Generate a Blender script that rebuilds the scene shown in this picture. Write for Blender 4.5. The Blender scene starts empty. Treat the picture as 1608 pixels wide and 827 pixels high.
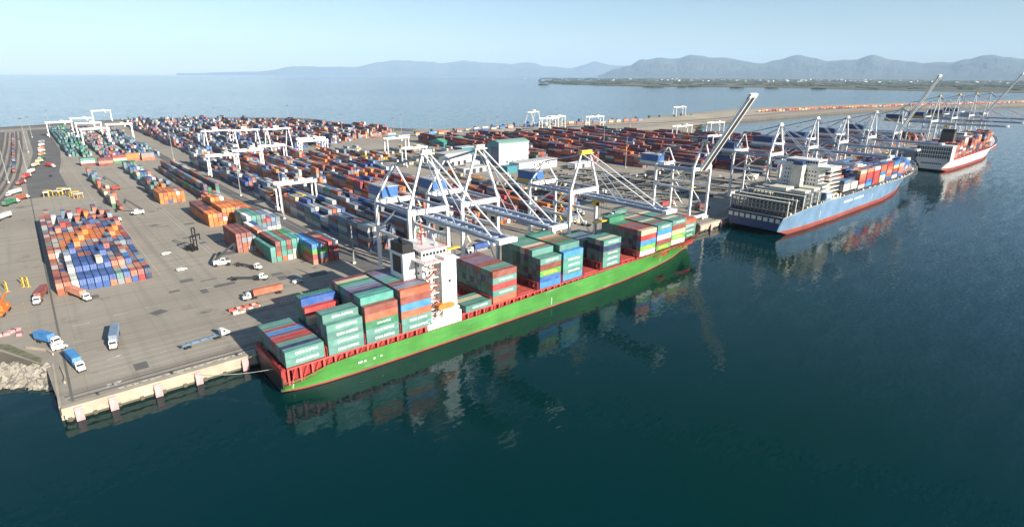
import bpy, bmesh, math, random
from mathutils import Vector, Matrix, noise
random.seed(7)
R = math.radians
scn = bpy.context.scene
COL = scn.collection

# ------------------------------------------------------------------ camera
AZ, PITCH, ROLL = R(49.603), R(18.367), R(0.25)
CAMH = 95.0
fwd = Vector((math.cos(AZ)*math.cos(PITCH), math.sin(AZ)*math.cos(PITCH), -math.sin(PITCH)))
rgt = Vector((math.sin(AZ), -math.cos(AZ), 0))
up = rgt.cross(fwd)
r2 = rgt*math.cos(ROLL) + up*math.sin(ROLL)
u2 = -rgt*math.sin(ROLL) + up*math.cos(ROLL)
cam = bpy.data.objects.new("camera", bpy.data.cameras.new("camera"))
COL.objects.link(cam)
cam.matrix_world = Matrix(((r2.x, u2.x, -fwd.x, 0), (r2.y, u2.y, -fwd.y, 0), (r2.z, u2.z, -fwd.z, CAMH), (0, 0, 0, 1)))
cam.data.sensor_width = 36
cam.data.lens = 36*890/1608
cam.data.clip_start = 1
cam.data.clip_end = 250000
scn.camera = cam

# ------------------------------------------------------------------ light
SUN_TO = Vector((0.42, -2.6, 1.08)).normalized()          # towards the sun
SUN_EL = math.asin(SUN_TO.z)
world = bpy.data.worlds.new("World")
scn.world = world
world.use_nodes = True
nt = world.node_tree
bg = nt.nodes["Background"]
sky = nt.nodes.new("ShaderNodeTexSky")
sky.sky_type = 'NISHITA'
sky.sun_disc = False
sky.sun_elevation = SUN_EL
sky.sun_rotation = math.atan2(SUN_TO.x, SUN_TO.y)
sky.altitude = 50
sky.air_density = 1.0
sky.dust_density = 0.3
sky.ozone_density = 2.8
nt.links.new(sky.outputs[0], bg.inputs[0])
bg.inputs[1].default_value = 0.06
sun = bpy.data.objects.new("sun", bpy.data.lights.new("sun", 'SUN'))
COL.objects.link(sun)
sun.data.energy = 5.0
sun.data.angle = R(0.5)
sun.data.color = (1.0, 0.92, 0.80)
sun.rotation_euler = SUN_TO.to_track_quat('Z', 'Y').to_euler()
vs = scn.view_settings
vs.view_transform = 'Standard'
vs.look = 'None'
vs.gamma = 1
vs.use_curve_mapping = False
vs.exposure = 1.15
scn.cycles.volume_bounces = 1
scn.cycles.max_bounces = 6
scn.cycles.diffuse_bounces = 2
scn.cycles.glossy_bounces = 3

# ------------------------------------------------------------------ helpers
G = 4.5                                                    # level of the paved terminal above the water

def tag(o, label=None, cat=None, group=None, kind=None):
    if label: o['label'] = label
    if cat: o['category'] = cat
    if group: o['group'] = group
    if kind: o['kind'] = kind
    return o

def empty(name, loc=(0, 0, 0), rz=0.0, label=None, cat=None, group=None):
    o = bpy.data.objects.new(name, None)
    o.location = loc
    o.rotation_euler = (0, 0, rz)
    o.empty_display_size = 0.5
    COL.objects.link(o)
    return tag(o, label, cat, group)

BOXF = ((0, 3, 2, 1), (4, 5, 6, 7), (0, 1, 5, 4), (1, 2, 6, 5), (2, 3, 7, 6), (3, 0, 4, 7))

class MB:
    """collects faces, builds ONE mesh object"""
    def __init__(s):
        s.v, s.f, s.m, s.c = [], [], [], []
    def faces(s, vs_, fs, mi=0, col=None):
        b = len(s.v)
        s.v += [tuple(p) for p in vs_]
        for f in fs:
            s.f.append(tuple(b+i for i in f)); s.m.append(mi); s.c.append(col)
        return s
    def box(s, x0, y0, z0, x1, y1, z1, mi=0, col=None):
        return s.faces(((x0, y0, z0), (x1, y0, z0), (x1, y1, z0), (x0, y1, z0),
                        (x0, y0, z1), (x1, y0, z1), (x1, y1, z1), (x0, y1, z1)), BOXF, mi, col)
    def cbox(s, cx, cy, cz, lx, ly, lz, mi=0, col=None):
        return s.box(cx-lx/2, cy-ly/2, cz-lz/2, cx+lx/2, cy+ly/2, cz+lz/2, mi, col)
    def rbox(s, cx, cy, z0, lx, ly, h, rz=0, mi=0, col=None):
        c, n = math.cos(rz), math.sin(rz)
        P = []
        for z in (z0, z0+h):
            for a, b in ((-1, -1), (1, -1), (1, 1), (-1, 1)):
                X, Y = a*lx/2, b*ly/2
                P.append((cx+X*c-Y*n, cy+X*n+Y*c, z))
        return s.faces(P, BOXF, mi, col)
    def beam(s, p, q, w, h=None, mi=0, w2=None, h2=None):
        h = h or w
        w2 = w2 or w; h2 = h2 or h
        p, q = Vector(p), Vector(q)
        d = (q-p).normalized()
        side = d.cross(Vector((0, 0, 1)))
        if side.length < 1e-3: side = Vector((1, 0, 0))
        side.normalize()
        u = side.cross(d)
        P = []
        for o, ww, hh in ((p, w, h), (q, w2, h2)):
            for a, b in ((-1, -1), (1, -1), (1, 1), (-1, 1)):
                P.append(o+side*a*ww/2+u*b*hh/2)
        return s.faces(P, BOXF, mi)
    def tube(s, p, q, r0, r1=None, n=8, mi=0):
        r1 = r0 if r1 is None else r1
        p, q = Vector(p), Vector(q)
        d = (q-p).normalized()
        a = d.orthogonal().normalized(); b = d.cross(a)
        P = []
        for o, r in ((p, r0), (q, r1)):
            for i in range(n):
                t = 2*math.pi*i/n
                P.append(o+a*math.cos(t)*r+b*math.sin(t)*r)
        F = [(i, (i+1) % n, n+(i+1) % n, n+i) for i in range(n)]
        F += [tuple(range(n-1, -1, -1)), tuple(range(n, 2*n))]
        return s.faces(P, F, mi)
    def prism(s, pts, z0, z1, mi=0):
        n = len(pts)
        P = [(x, y, z0) for x, y in pts]+[(x, y, z1) for x, y in pts]
        F = [(i, (i+1) % n, n+(i+1) % n, n+i) for i in range(n)]
        F += [tuple(range(n-1, -1, -1)), tuple(range(n, 2*n))]
        return s.faces(P, F, mi)
    def extr(s, pts, y0, y1, mi=0):
        """profile in x,z pulled along y"""
        n = len(pts)
        P = [(x, y0, z) for x, z in pts]+[(x, y1, z) for x, z in pts]
        F = [(i, (i+1) % n, n+(i+1) % n, n+i) for i in range(n)]
        F += [tuple(range(n-1, -1, -1)), tuple(range(n, 2*n))]
        return s.faces(P, F, mi)
    def mesh(s, name, mats):
        me = bpy.data.meshes.new(name)
        me.from_pydata(s.v, [], s.f)
        for m in (mats if isinstance(mats, (list, tuple)) else [mats]): me.materials.append(m)
        me.polygons.foreach_set('material_index', s.m)
        if any(c is not None for c in s.c):
            at = me.color_attributes.new('col', 'FLOAT_COLOR', 'CORNER')
            buf = []
            for f, c in zip(s.f, s.c):
                c = c or (0.5, 0.5, 0.5)
                buf += [c[0], c[1], c[2], 1.0]*len(f)
            at.data.foreach_set('color', buf)
        me.update()
        return me
    def build(s, name, mats, parent=None, loc=None, rz=None, recalc=False):
        me = s.mesh(name, mats)
        if recalc:
            bm = bmesh.new(); bm.from_mesh(me)
            bmesh.ops.recalc_face_normals(bm, faces=bm.faces); bm.to_mesh(me); bm.free()
        o = bpy.data.objects.new(name, me)
        COL.objects.link(o)
        if parent: o.parent = parent
        if loc: o.location = loc
        if rz is not None: o.rotation_euler = (0, 0, rz)
        return o

def copy_tree(o, parent=None):
    c = o.copy(); COL.objects.link(c)
    if parent: c.parent = parent
    for ch in list(o.children): copy_tree(ch, c)
    return c

# ------------------------------------------------------------------ materials
def nodes(name):
    m = bpy.data.materials.new(name); m.use_nodes = True
    n = m.node_tree
    return m, n, n.nodes["Principled BSDF"]

def mixc(n, a, b, f, mode='MIX'):
    x = n.nodes.new("ShaderNodeMix"); x.data_type = 'RGBA'; x.blend_type = mode
    for s, v in ((x.inputs[6], a), (x.inputs[7], b), (x.inputs[0], f)):
        if isinstance(v, bpy.types.NodeSocket): n.links.new(v, s)
        elif isinstance(v, (int, float)): s.default_value = v
        else: s.default_value = (*v, 1)
    return x.outputs[2]

def noise_tex(n, scale, detail=3, vec=None, stretch=None, rough=0.55, space='Object'):
    t = n.nodes.new("ShaderNodeTexNoise"); t.inputs['Scale'].default_value = scale
    t.inputs['Detail'].default_value = detail; t.inputs['Roughness'].default_value = rough
    if vec is None:
        tc = n.nodes.new("ShaderNodeTexCoord"); vec = tc.outputs[space]
    if stretch:
        mp = n.nodes.new("ShaderNodeMapping"); mp.inputs['Scale'].default_value = stretch
        n.links.new(vec, mp.inputs[0]); vec = mp.outputs[0]
    n.links.new(vec, t.inputs['Vector'])
    return t

def ramp(n, src, p0, p1, c0=(0, 0, 0), c1=(1, 1, 1)):
    r = n.nodes.new("ShaderNodeValToRGB")
    r.color_ramp.elements[0].position = p0; r.color_ramp.elements[1].position = p1
    r.color_ramp.elements[0].color = (*c0, 1); r.color_ramp.elements[1].color = (*c1, 1)
    n.links.new(src, r.inputs[0])
    return r.outputs[0]

def paint(name, col, rough=0.45, wear=0.25, rust=0.25, metal=0.0, scale=0.4):
    m, n, p = nodes(name)
    a = noise_tex(n, scale, 4)
    base = mixc(n, col, tuple(c*(1-wear) for c in col), ramp(n, a.outputs[0], 0.35, 0.68))
    b = noise_tex(n, scale*1.5, 4, stretch=(1, 1, 0.12))
    if rust > 0:
        f = ramp(n, b.outputs[0], 0.60, 0.76, (0, 0, 0), (rust,)*3)
        base = mixc(n, base, (0.12, 0.05, 0.025), f)
    n.links.new(base, p.inputs['Base Color'])
    p.inputs['Roughness'].default_value = rough
    p.inputs['Metallic'].default_value = metal
    return m

def hull_paint(name, col, rust=0.35):
    m, n, p = nodes(name)
    tc = n.nodes.new("ShaderNodeTexCoord"); v = tc.outputs['Object']
    a = noise_tex(n, 0.10, 5, vec=v)
    base = mixc(n, tuple(min(1, c*1.12) for c in col), tuple(c*0.78 for c in col), ramp(n, a.outputs[0], 0.32, 0.68))
    sx = n.nodes.new("ShaderNodeSeparateXYZ"); n.links.new(v, sx.inputs[0])
    cx = n.nodes.new("ShaderNodeCombineXYZ"); n.links.new(sx.outputs[0], cx.inputs[0]); n.links.new(sx.outputs[2], cx.inputs[1])
    br = n.nodes.new("ShaderNodeTexBrick"); n.links.new(cx.outputs[0], br.inputs['Vector']); br.inputs['Scale'].default_value = 1
    br.inputs['Brick Width'].default_value = 9; br.inputs['Row Height'].default_value = 2.3; br.inputs['Mortar Size'].default_value = 0.09; br.inputs['Mortar Smooth'].default_value = 0.6
    br.inputs['Color1'].default_value = (1, 1, 1, 1); br.inputs['Color2'].default_value = (0.93, 0.95, 0.93, 1); br.inputs['Mortar'].default_value = (0.72, 0.72, 0.7, 1)
    base = mixc(n, base, br.outputs['Color'], 1.0, 'MULTIPLY')
    st = noise_tex(n, 0.9, 5, vec=v, stretch=(1, 1, 0.10), rough=0.7)
    base = mixc(n, base, (0.16, 0.07, 0.035), ramp(n, st.outputs[0], 0.55, 0.72, (0, 0, 0), (rust,)*3))
    sc = noise_tex(n, 0.5, 6, vec=v, stretch=(0.18, 1, 1), rough=0.75)
    base = mixc(n, base, tuple(min(1, c*0.6+0.28) for c in col), ramp(n, sc.outputs[0], 0.58, 0.70, (0, 0, 0), (0.4,)*3))
    n.links.new(base, p.inputs['Base Color']); p.inputs['Roughness'].default_value = 0.45
    return m

def glass(name, col=(0.02, 0.03, 0.04)):
    m, n, p = nodes(name)
    p.inputs['Base Color'].default_value = (*col, 1); p.inputs['Roughness'].default_value = 0.08
    return m

def box_paint():
    """container paint: colour of each box from the mesh, faded and scuffed"""
    m, n, p = nodes("container_paint")
    at = n.nodes.new("ShaderNodeAttribute"); at.attribute_name = 'col'
    tc = n.nodes.new("ShaderNodeTexCoord"); oi = n.nodes.new("ShaderNodeObjectInfo")
    ad = n.nodes.new("ShaderNodeVectorMath"); ad.operation = 'ADD'
    mu = n.nodes.new("ShaderNodeVectorMath"); mu.operation = 'SCALE'; mu.inputs['Scale'].default_value = 40
    cx = n.nodes.new("ShaderNodeCombineXYZ"); n.links.new(oi.outputs['Random'], cx.inputs[0]); n.links.new(oi.outputs['Random'], cx.inputs[1])
    n.links.new(cx.outputs[0], mu.inputs[0]); n.links.new(tc.outputs['Object'], ad.inputs[0]); n.links.new(mu.outputs[0], ad.inputs[1])
    v = ad.outputs[0]
    a = noise_tex(n, 0.35, 4, vec=v)
    faded = mixc(n, at.outputs['Color'], (0.35, 0.34, 0.32), 0.16)
    dark = mixc(n, at.outputs['Color'], (0.0, 0.0, 0.0), 0.22)
    base = mixc(n, dark, faded, ramp(n, a.outputs[0], 0.3, 0.7))
    b = noise_tex(n, 1.4, 5, vec=v, stretch=(1, 1, 0.35))
    base = mixc(n, base, (0.13, 0.06, 0.035), ramp(n, b.outputs[0], 0.62, 0.74, (0, 0, 0), (0.55,)*3))
    mr = n.nodes.new("ShaderNodeMapRange"); n.links.new(oi.outputs['Random'], mr.inputs[0])
    mr.inputs[3].default_value = 0.82; mr.inputs[4].default_value = 1.12
    hs = n.nodes.new("ShaderNodeHueSaturation"); n.links.new(base, hs.inputs['Color']); n.links.new(mr.outputs[0], hs.inputs['Value'])
    n.links.new(hs.outputs[0], p.inputs['Base Color'])
    p.inputs['Roughness'].default_value = 0.55
    return m

M = {}
M['box'] = box_paint()
M['white'] = paint('white_steel_paint', (0.78, 0.77, 0.73), 0.4, 0.15, 0.22)
M['craneWhite'] = paint('crane_white_paint', (0.80, 0.79, 0.76), 0.4, 0.14, 0.18, scale=0.15)
M['craneGrey'] = paint('boom_grey_paint', (0.34, 0.40, 0.50), 0.45, 0.25, 0.2, scale=0.15)
M['craneBlue'] = paint('machine_house_blue', (0.05, 0.15, 0.38), 0.4, 0.2, 0.1)
M['navy'] = paint('machine_house_navy', (0.03, 0.06, 0.16), 0.4, 0.2, 0.1)
M['yellow'] = paint('safety_yellow_paint', (0.72, 0.46, 0.06), 0.45, 0.2, 0.3)
M['cream'] = paint('cream_paint', (0.70, 0.66, 0.54), 0.5, 0.2, 0.25)
M['red'] = paint('ship_deck_red', (0.36, 0.035, 0.03), 0.5, 0.35, 0.35)
M['redlight'] = paint('deck_fitting_red', (0.55, 0.10, 0.08), 0.5, 0.3, 0.2)
M['boot'] = hull_paint('boot_top_red', (0.33, 0.085, 0.065), .5)
M['green'] = hull_paint('hull_green', (0.06, 0.235, 0.045), .3)
M['hullblue'] = hull_paint('hull_blue', (0.14, 0.235, 0.36), .3)
M['hullwhite'] = paint('hull_white', (0.60, 0.60, 0.58), 0.42, 0.12, 0.25, scale=0.12)
M['black'] = paint('black_paint', (0.015, 0.015, 0.017), 0.5, 0.2, 0.1)
M['dark'] = paint('dark_steel', (0.045, 0.048, 0.052), 0.5, 0.2, 0.3)
M['grey'] = paint('galvanised_grey', (0.30, 0.31, 0.31), 0.5, 0.2, 0.25)
M['lgrey'] = paint('light_grey_roof', (0.50, 0.50, 0.48), 0.6, 0.2, 0.1)
M['slate'] = paint('slate_grey_steel', (0.12, 0.14, 0.15), 0.5, 0.25, 0.3)
M['tyre'] = paint('tyre_rubber', (0.02, 0.02, 0.02), 0.8, 0.2, 0)
M['orange'] = paint('orange_paint', (0.75, 0.20, 0.04), 0.45, 0.2, 0.2)
M['truckblue'] = paint('trailer_blue', (0.03, 0.25, 0.62), 0.4, 0.2, 0.1)
M['teal'] = paint('warehouse_teal', (0.05, 0.22, 0.26), 0.5, 0.2, 0.1)
M['paleteal'] = paint('warehouse_roof', (0.20, 0.33, 0.29), 0.6, 0.2, 0.1)
M['whwall'] = paint('warehouse_wall', (0.50, 0.55, 0.58), 0.6, 0.15, 0.1)
M['greenroof'] = paint('green_roof', (0.08, 0.33, 0.20), 0.5, 0.2, 0.1)
M['pink'] = paint('fender_faded_pink', (0.62, 0.33, 0.33), 0.6, 0.3, 0.35)
M['rust'] = paint('rusty_orange_roof', (0.45, 0.16, 0.07), 0.6, 0.3, 0.4)
M['rust2'] = M['rust']
M['steelblue'] = paint('blue_grey_chassis', (0.14, 0.22, 0.32), 0.5, 0.3, 0.2)
M['glass'] = glass('window_glass')
M['railsteel'] = paint('rail_steel', (0.14, 0.10, 0.08), 0.5, 0.2, 0.5)
M['mark'] = paint('road_paint', (0.62, 0.60, 0.54), 0.7, 0.45, 0)
M['markyellow'] = paint('yellow_road_paint', (0.50, 0.38, 0.16), 0.7, 0.45, 0)
M['brownsteel'] = paint('brown_funnel', (0.10, 0.085, 0.06), 0.5, 0.3, 0.3)
M['letter'] = paint('white_lettering', (0.72, 0.74, 0.72), 0.5, 0.1, 0)
M['letteryellow'] = paint('yellow_lettering', (0.70, 0.72, 0.10), 0.5, 0.1, 0)

def mat_concrete(name, col, scale=0.15, stain=0.5):
    m, n, p = nodes(name)
    a = noise_tex(n, scale, 6, rough=0.65)
    b = noise_tex(n, scale*6, 5, rough=0.6)
    c = mixc(n, tuple(x*0.78 for x in col), tuple(min(1, x*1.18) for x in col), ramp(n, a.outputs[0], 0.3, 0.7))
    c = mixc(n, c, tuple(x*0.45 for x in col), ramp(n, b.outputs[0], 0.55, 0.8, (0, 0, 0), (stain,)*3))
    n.links.new(c, p.inputs['Base Color']); p.inputs['Roughness'].default_value = 0.9
    return m

def mat_ground():
    m, n, p = nodes("terminal_asphalt")
    tc = n.nodes.new("ShaderNodeTexCoord"); v = tc.outputs['Object']
    a = noise_tex(n, 0.009, 6, vec=v, rough=0.62)
    c = mixc(n, (0.27, 0.238, 0.19), (0.37, 0.328, 0.262), ramp(n, a.outputs[0], 0.32, 0.68))
    # wheel tracks along the quay and along the lanes
    t1 = noise_tex(n, 0.35, 4, vec=v, stretch=(0.02, 1, 1))
    c = mixc(n, c, (0.125, 0.115, 0.10), ramp(n, t1.outputs[0], 0.52, 0.78, (0, 0, 0), (0.42,)*3))
    t2 = noise_tex(n, 0.28, 4, vec=v, stretch=(1, 0.015, 1))
    c = mixc(n, c, (0.13, 0.12, 0.105), ramp(n, t2.outputs[0], 0.53, 0.78, (0, 0, 0), (0.38,)*3))
    s = noise_tex(n, 0.06, 6, vec=v, rough=0.7)
    c = mixc(n, c, (0.085, 0.08, 0.07), ramp(n, s.outputs[0], 0.60, 0.72, (0, 0, 0), (0.6,)*3))
    g = noise_tex(n, 1.2, 4, vec=v, rough=0.7)
    c = mixc(n, c, (0.34, 0.31, 0.26), ramp(n, g.outputs[0], 0.62, 0.8, (0, 0, 0), (0.35,)*3))
    # slab joints
    br = n.nodes.new("ShaderNodeTexBrick"); n.links.new(v, br.inputs['Vector'])
    br.inputs['Scale'].default_value = 1; br.offset = 0; br.inputs['Brick Width'].default_value = 24; br.inputs['Row Height'].default_value = 18
    br.inputs['Mortar Size'].default_value = 0.16; br.inputs['Mortar Smooth'].default_value = 0.5
    br.inputs['Color1'].default_value = (1, 1, 1, 1); br.inputs['Color2'].default_value = (0.95, 0.95, 0.94, 1); br.inputs['Mortar'].default_value = (0.84, 0.83, 0.82, 1)
    c = mixc(n, c, br.outputs['Color'], 1.0, 'MULTIPLY')
    n.links.new(c, p.inputs['Base Color']); p.inputs['Roughness'].default_value = 0.9
    return m

def mat_water():
    m, n, p = nodes("sea_water")
    tc = n.nodes.new("ShaderNodeTexCoord"); v = tc.outputs['Object']
    geo = n.nodes.new("ShaderNodeNewGeometry")
    big = noise_tex(n, 0.0030, 3, vec=v)
    c = mixc(n, (0.0001, 0.0205, 0.0165), (0.0001, 0.0215, 0.0325), ramp(n, big.outputs[0], 0.35, 0.65))
    n.links.new(c, p.inputs['Base Color'])
    p.inputs['Roughness'].default_value = 0.06
    p.inputs['IOR'].default_value = 1.333
    p.inputs['Specular Tint'].default_value = (0.18, 0.72, 1.0, 1)
    p.inputs['Specular IOR Level'].default_value = 0.42
    def slope(scale, detail, stretch, amp):
        t = noise_tex(n, scale, detail, vec=v, stretch=stretch, rough=0.6)
        s = n.nodes.new("ShaderNodeVectorMath"); s.operation = 'SUBTRACT'; s.inputs[1].default_value = (0.5, 0.5, 0.5)
        n.links.new(t.outputs['Color'], s.inputs[0])
        k = n.nodes.new("ShaderNodeVectorMath"); k.operation = 'MULTIPLY'; k.inputs[1].default_value = (amp, amp, 0)
        n.links.new(s.outputs[0], k.inputs[0])
        return k.outputs[0]
    a = slope(0.42, 5, (1.0, 1.9, 1), 0.21)
    b = slope(0.10, 4, (0.5, 1.6, 1), 0.09)
    add = n.nodes.new("ShaderNodeVectorMath"); add.operation = 'ADD'; n.links.new(a, add.inputs[0]); n.links.new(b, add.inputs[1])
    # wind-roughened patches away from the sheltered basin
    far = n.nodes.new("ShaderNodeSeparateXYZ"); n.links.new(v, far.inputs[0])
    wf = noise_tex(n, 0.0006, 4, vec=v, stretch=(0.5, 1.6, 1))
    ln = n.nodes.new("ShaderNodeVectorMath"); ln.operation = 'LENGTH'; n.links.new(v, ln.inputs[0])
    mr = n.nodes.new("ShaderNodeMapRange"); n.links.new(ln.outputs['Value'], mr.inputs[0])
    mr.inputs[1].default_value = 350; mr.inputs[2].default_value = 4000; mr.inputs[3].default_value = 1.0; mr.inputs[4].default_value = 4.5
    m2 = n.nodes.new("ShaderNodeMapRange"); n.links.new(wf.outputs[0], m2.inputs[0])
    m2.inputs[1].default_value = 0.3; m2.inputs[2].default_value = 0.7; m2.inputs[3].default_value = 0.75; m2.inputs[4].default_value = 1.2
    mm = n.nodes.new("ShaderNodeMath"); mm.operation = 'MULTIPLY'; n.links.new(mr.outputs[0], mm.inputs[0]); n.links.new(m2.outputs[0], mm.inputs[1])
    sc = n.nodes.new("ShaderNodeVectorMath"); sc.operation = 'SCALE'; n.links.new(add.outputs[0], sc.inputs[0]); n.links.new(mm.outputs[0], sc.inputs['Scale'])
    ad2 = n.nodes.new("ShaderNodeVectorMath"); ad2.operation = 'ADD'; n.links.new(geo.outputs['Normal'], ad2.inputs[0]); n.links.new(sc.outputs[0], ad2.inputs[1])
    nm = n.nodes.new("ShaderNodeVectorMath"); nm.operation = 'NORMALIZE'; n.links.new(ad2.outputs[0], nm.inputs[0])
    n.links.new(nm.outputs[0], p.inputs['Normal'])
    return m

M['concrete'] = mat_concrete('quay_concrete', (0.38, 0.33, 0.25), 0.2, 0.5)
M['concrete2'] = mat_concrete('kerb_concrete', (0.50, 0.46, 0.38), 0.3, 0.5)
M['wetconcrete'] = mat_concrete('wet_pile_concrete', (0.10, 0.085, 0.06), 0.3, 0.6)
M['rock'] = mat_concrete('riprap_rock', (0.27, 0.245, 0.205), 0.5, 0.7)
M['bank'] = mat_concrete('bank_earth', (0.13, 0.11, 0.08), 0.05, 0.5)
M['gravel'] = mat_concrete('ballast', (0.12, 0.105, 0.09), 0.05, 0.5)
M['darkasphalt'] = mat_concrete('dark_asphalt', (0.13, 0.125, 0.115), 0.05, 0.4)
M['sandbank'] = mat_concrete('causeway_sand', (0.40, 0.34, 0.25), 0.012, 0.6)
M['ground'] = mat_ground()
M['water'] = mat_water()
def mat_land():
    m, n, p = nodes("far_farmland")
    a = noise_tex(n, 0.0016, 5, stretch=(1, 0.25, 1))
    c = mixc(n, (0.055, 0.065, 0.035), (0.15, 0.115, 0.065), ramp(n, a.outputs[0], 0.4, 0.62))
    n.links.new(c, p.inputs['Base Color']); p.inputs['Roughness'].default_value = 1
    return m
def mat_mountain():
    m, n, p = nodes("forested_mountain")
    a = noise_tex(n, 0.0004, 6)
    c = mixc(n, (0.035, 0.055, 0.04), (0.09, 0.09, 0.075), ramp(n, a.outputs[0], 0.35, 0.7))
    n.links.new(c, p.inputs['Base Color']); p.inputs['Roughness'].default_value = 1
    return m
M['land'] = mat_land()
M['mountain'] = mat_mountain()
def mat_leaf(name, c0, c1):
    m, n, p = nodes(name)
    a = noise_tex(n, 0.5, 3)
    n.links.new(mixc(n, c0, c1, ramp(n, a.outputs[0], 0.35, 0.65)), p.inputs['Base Color']); p.inputs['Roughness'].default_value = 0.8
    return m
M['leaf'] = mat_leaf('tree_foliage', (0.035, 0.06, 0.025), (0.075, 0.10, 0.04))
M['grass'] = mat_leaf('bank_grass', (0.10, 0.11, 0.05), (0.20, 0.18, 0.10))

# ------------------------------------------------------------------ lettering (shared meshes)
LET = {}
def letter_mesh(txt, width, height, mat):
    k = (txt, width, height, mat.name)
    if k in LET: return LET[k]
    cu = bpy.data.curves.new('lettering', 'FONT'); cu.body = txt; cu.size = 1; cu.extrude = 0.01; cu.offset = 0.012
    ob = bpy.data.objects.new('lettering', cu); COL.objects.link(ob)
    bpy.context.view_layer.update()
    me = bpy.data.meshes.new_from_object(ob.evaluated_get(bpy.context.evaluated_depsgraph_get()))
    bpy.data.objects.remove(ob); bpy.data.curves.remove(cu)
    xs = [v.co.x for v in me.vertices]; ys = [v.co.y for v in me.vertices]
    sx = width/(max(xs)-min(xs)); sy = height/(max(ys)-min(ys)); cx = (max(xs)+min(xs))/2; cy = (max(ys)+min(ys))/2
    for v in me.vertices:      # stand the text up on a wall that faces local -y
        x, y, z = v.co
        v.co = ((x-cx)*sx, -z*1.0, (y-cy)*sy)
    me.materials.clear(); me.materials.append(mat)
    LET[k] = me
    return me

def add_letters(parent, txt, width, height, mat, loc, rz=0):
    o = bpy.data.objects.new('lettering', letter_mesh(txt, width, height, mat))
    COL.objects.link(o); o.parent = parent; o.location = loc; o.rotation_euler = (0, 0, rz)
    return o

# ------------------------------------------------------------------ setting: sea, terminal, causeway, coast, mountains
def struct(o): o['kind'] = 'structure'; return o
sea = MB()
ng = 96                                                     # a disc of rings, fine near the quay, coarse far out
rings = [0, 60, 150, 300, 600, 1200, 2500, 5000, 10000, 20000, 40000, 66000]
P = [(0, 0, 0)]; Fc = []
for r in rings[1:]:
    for k in range(ng): P.append((math.cos(2*math.pi*k/ng)*r, math.sin(2*math.pi*k/ng)*r, 0))
for k in range(ng): Fc.append((0, 1+k, 1+(k+1) % ng))
for j in range(len(rings)-2):
    a, b = 1+j*ng, 1+(j+1)*ng
    for k in range(ng): Fc.append((a+k, b+k, b+(k+1) % ng, a+(k+1) % ng))
sea.faces(P, Fc)
struct(sea.build('sea', M['water']))

def flat(name, pts, z, mat, kind='structure'):
    bm = bmesh.new()
    vs_ = [bm.verts.new((x, y, z)) for x, y in pts]
    bm.faces.new(vs_)
    bmesh.ops.triangulate(bm, faces=bm.faces[:])
    bmesh.ops.recalc_face_normals(bm, faces=bm.faces)
    me = bpy.data.meshes.new(name); bm.to_mesh(me); bm.free()
    if me.polygons[0].normal.z < 0: me.flip_normals()
    me.materials.append(mat)
    o = bpy.data.objects.new(name, me); COL.objects.link(o)
    if kind: o['kind'] = kind
    return o

SHORE = [(-9, 224), (-20, 246), (-32, 258), (-60, 272), (-120, 300), (-260, 420), (-420, 800), (-330, 1200), (-120, 1330), (18, 1372), (90, 1415),
         (153, 1444), (266, 1426), (400, 1330), (475, 1240), (478, 1115), (484, 968), (527, 887), (598, 834), (700, 826), (859, 862), (1000, 800),
         (1199, 830), (1371, 850), (1647, 885), (1914, 845), (2438, 735), (3244, 506), (4700, 60), (4700, -20), (3300, 230), (2606, 390), (2104, 566),
         (1868, 618), (1602, 640), (1255, 652), (1090, 668), (960, 620), (905, 560), (880, 500), (900, 430), (1000, 385), (1120, 350), (1130, 260), (1120, 190)]
QL = [(1120, 189.2), (-7, 189.2)]
land_pts = QL + SHORE
flat('terminal_ground', land_pts, G, M['ground'])

# sloping shore below the paved level
bk = MB(); n = len(SHORE)
def outward(i):
    a = Vector(SHORE[max(0, i-1)]); b = Vector(SHORE[min(n-1, i+1)])
    d = (b-a).normalized(); return Vector((-d.y, d.x))
PB = []
for i, (x, y) in enumerate(SHORE):
    o = outward(i)
    PB += [(x, y, G-0.01), (x+o.x*9, y+o.y*9, -1.2)]
bk.faces(PB, [(2*i, 2*i+1, 2*i+3, 2*i+2) for i in range(n-1)])
struct(bk.build('shore_bank', M['bank'], recalc=True))
# earth verge along the seaward rim
def ribbon(name, pts, w, z, mat, h=0.0):
    mb = MB(); L = []
    for i, (x, y) in enumerate(pts):
        a = Vector(pts[max(0, i-1)]); b = Vector(pts[min(len(pts)-1, i+1)]); d = (b-a).normalized(); o = Vector((-d.y, d.x))*w/2
        L.append(((x+o.x, y+o.y), (x-o.x, y-o.y)))
    for i in range(len(L)-1):
        (a, b), (c, d) = L[i], L[i+1]
        if h:
            mb.faces([(*a, z), (*b, z), (*d, z), (*c, z), (*a, z+h), (*b, z+h), (*d, z+h), (*c, z+h)], BOXF)
        else: mb.faces([(*a, z), (*b, z), (*d, z), (*c, z)], [(0, 1, 2, 3)])
    return struct(mb.build(name, mat, recalc=True))
rim = [(-330, 1186), (-120, 1312), (18, 1354), (90, 1396), (153, 1424), (262, 1406), (392, 1316), (462, 1232), (466, 1115), (474, 962), (520, 874)]
ribbon('verge', rim, 34, G+0.012, M['bank'])
ribbon('rim_road', [(x*0.985, y-34) for x, y in rim], 16, G+0.024, M['darkasphalt'])
ribbon('causeway', [(620, 800), (860, 800), (1000, 740), (1199, 745), (1371, 755), (1647, 765), (1914, 735), (2438, 650), (3100, 470), (4600, 30)], 120, G+0.014, M['sandbank'])
ribbon('causeway_road', [(560, 742), (860, 745), (1010, 705), (1199, 700), (1371, 705), (1647, 715), (1914, 685), (2438, 602), (3100, 425)], 14, G+0.03, M['darkasphalt'])
ribbon('sand_spit', [(780, 640), (860, 632), (960, 640), (1060, 660)], 46, G+0.018, M['sandbank'])
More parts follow.
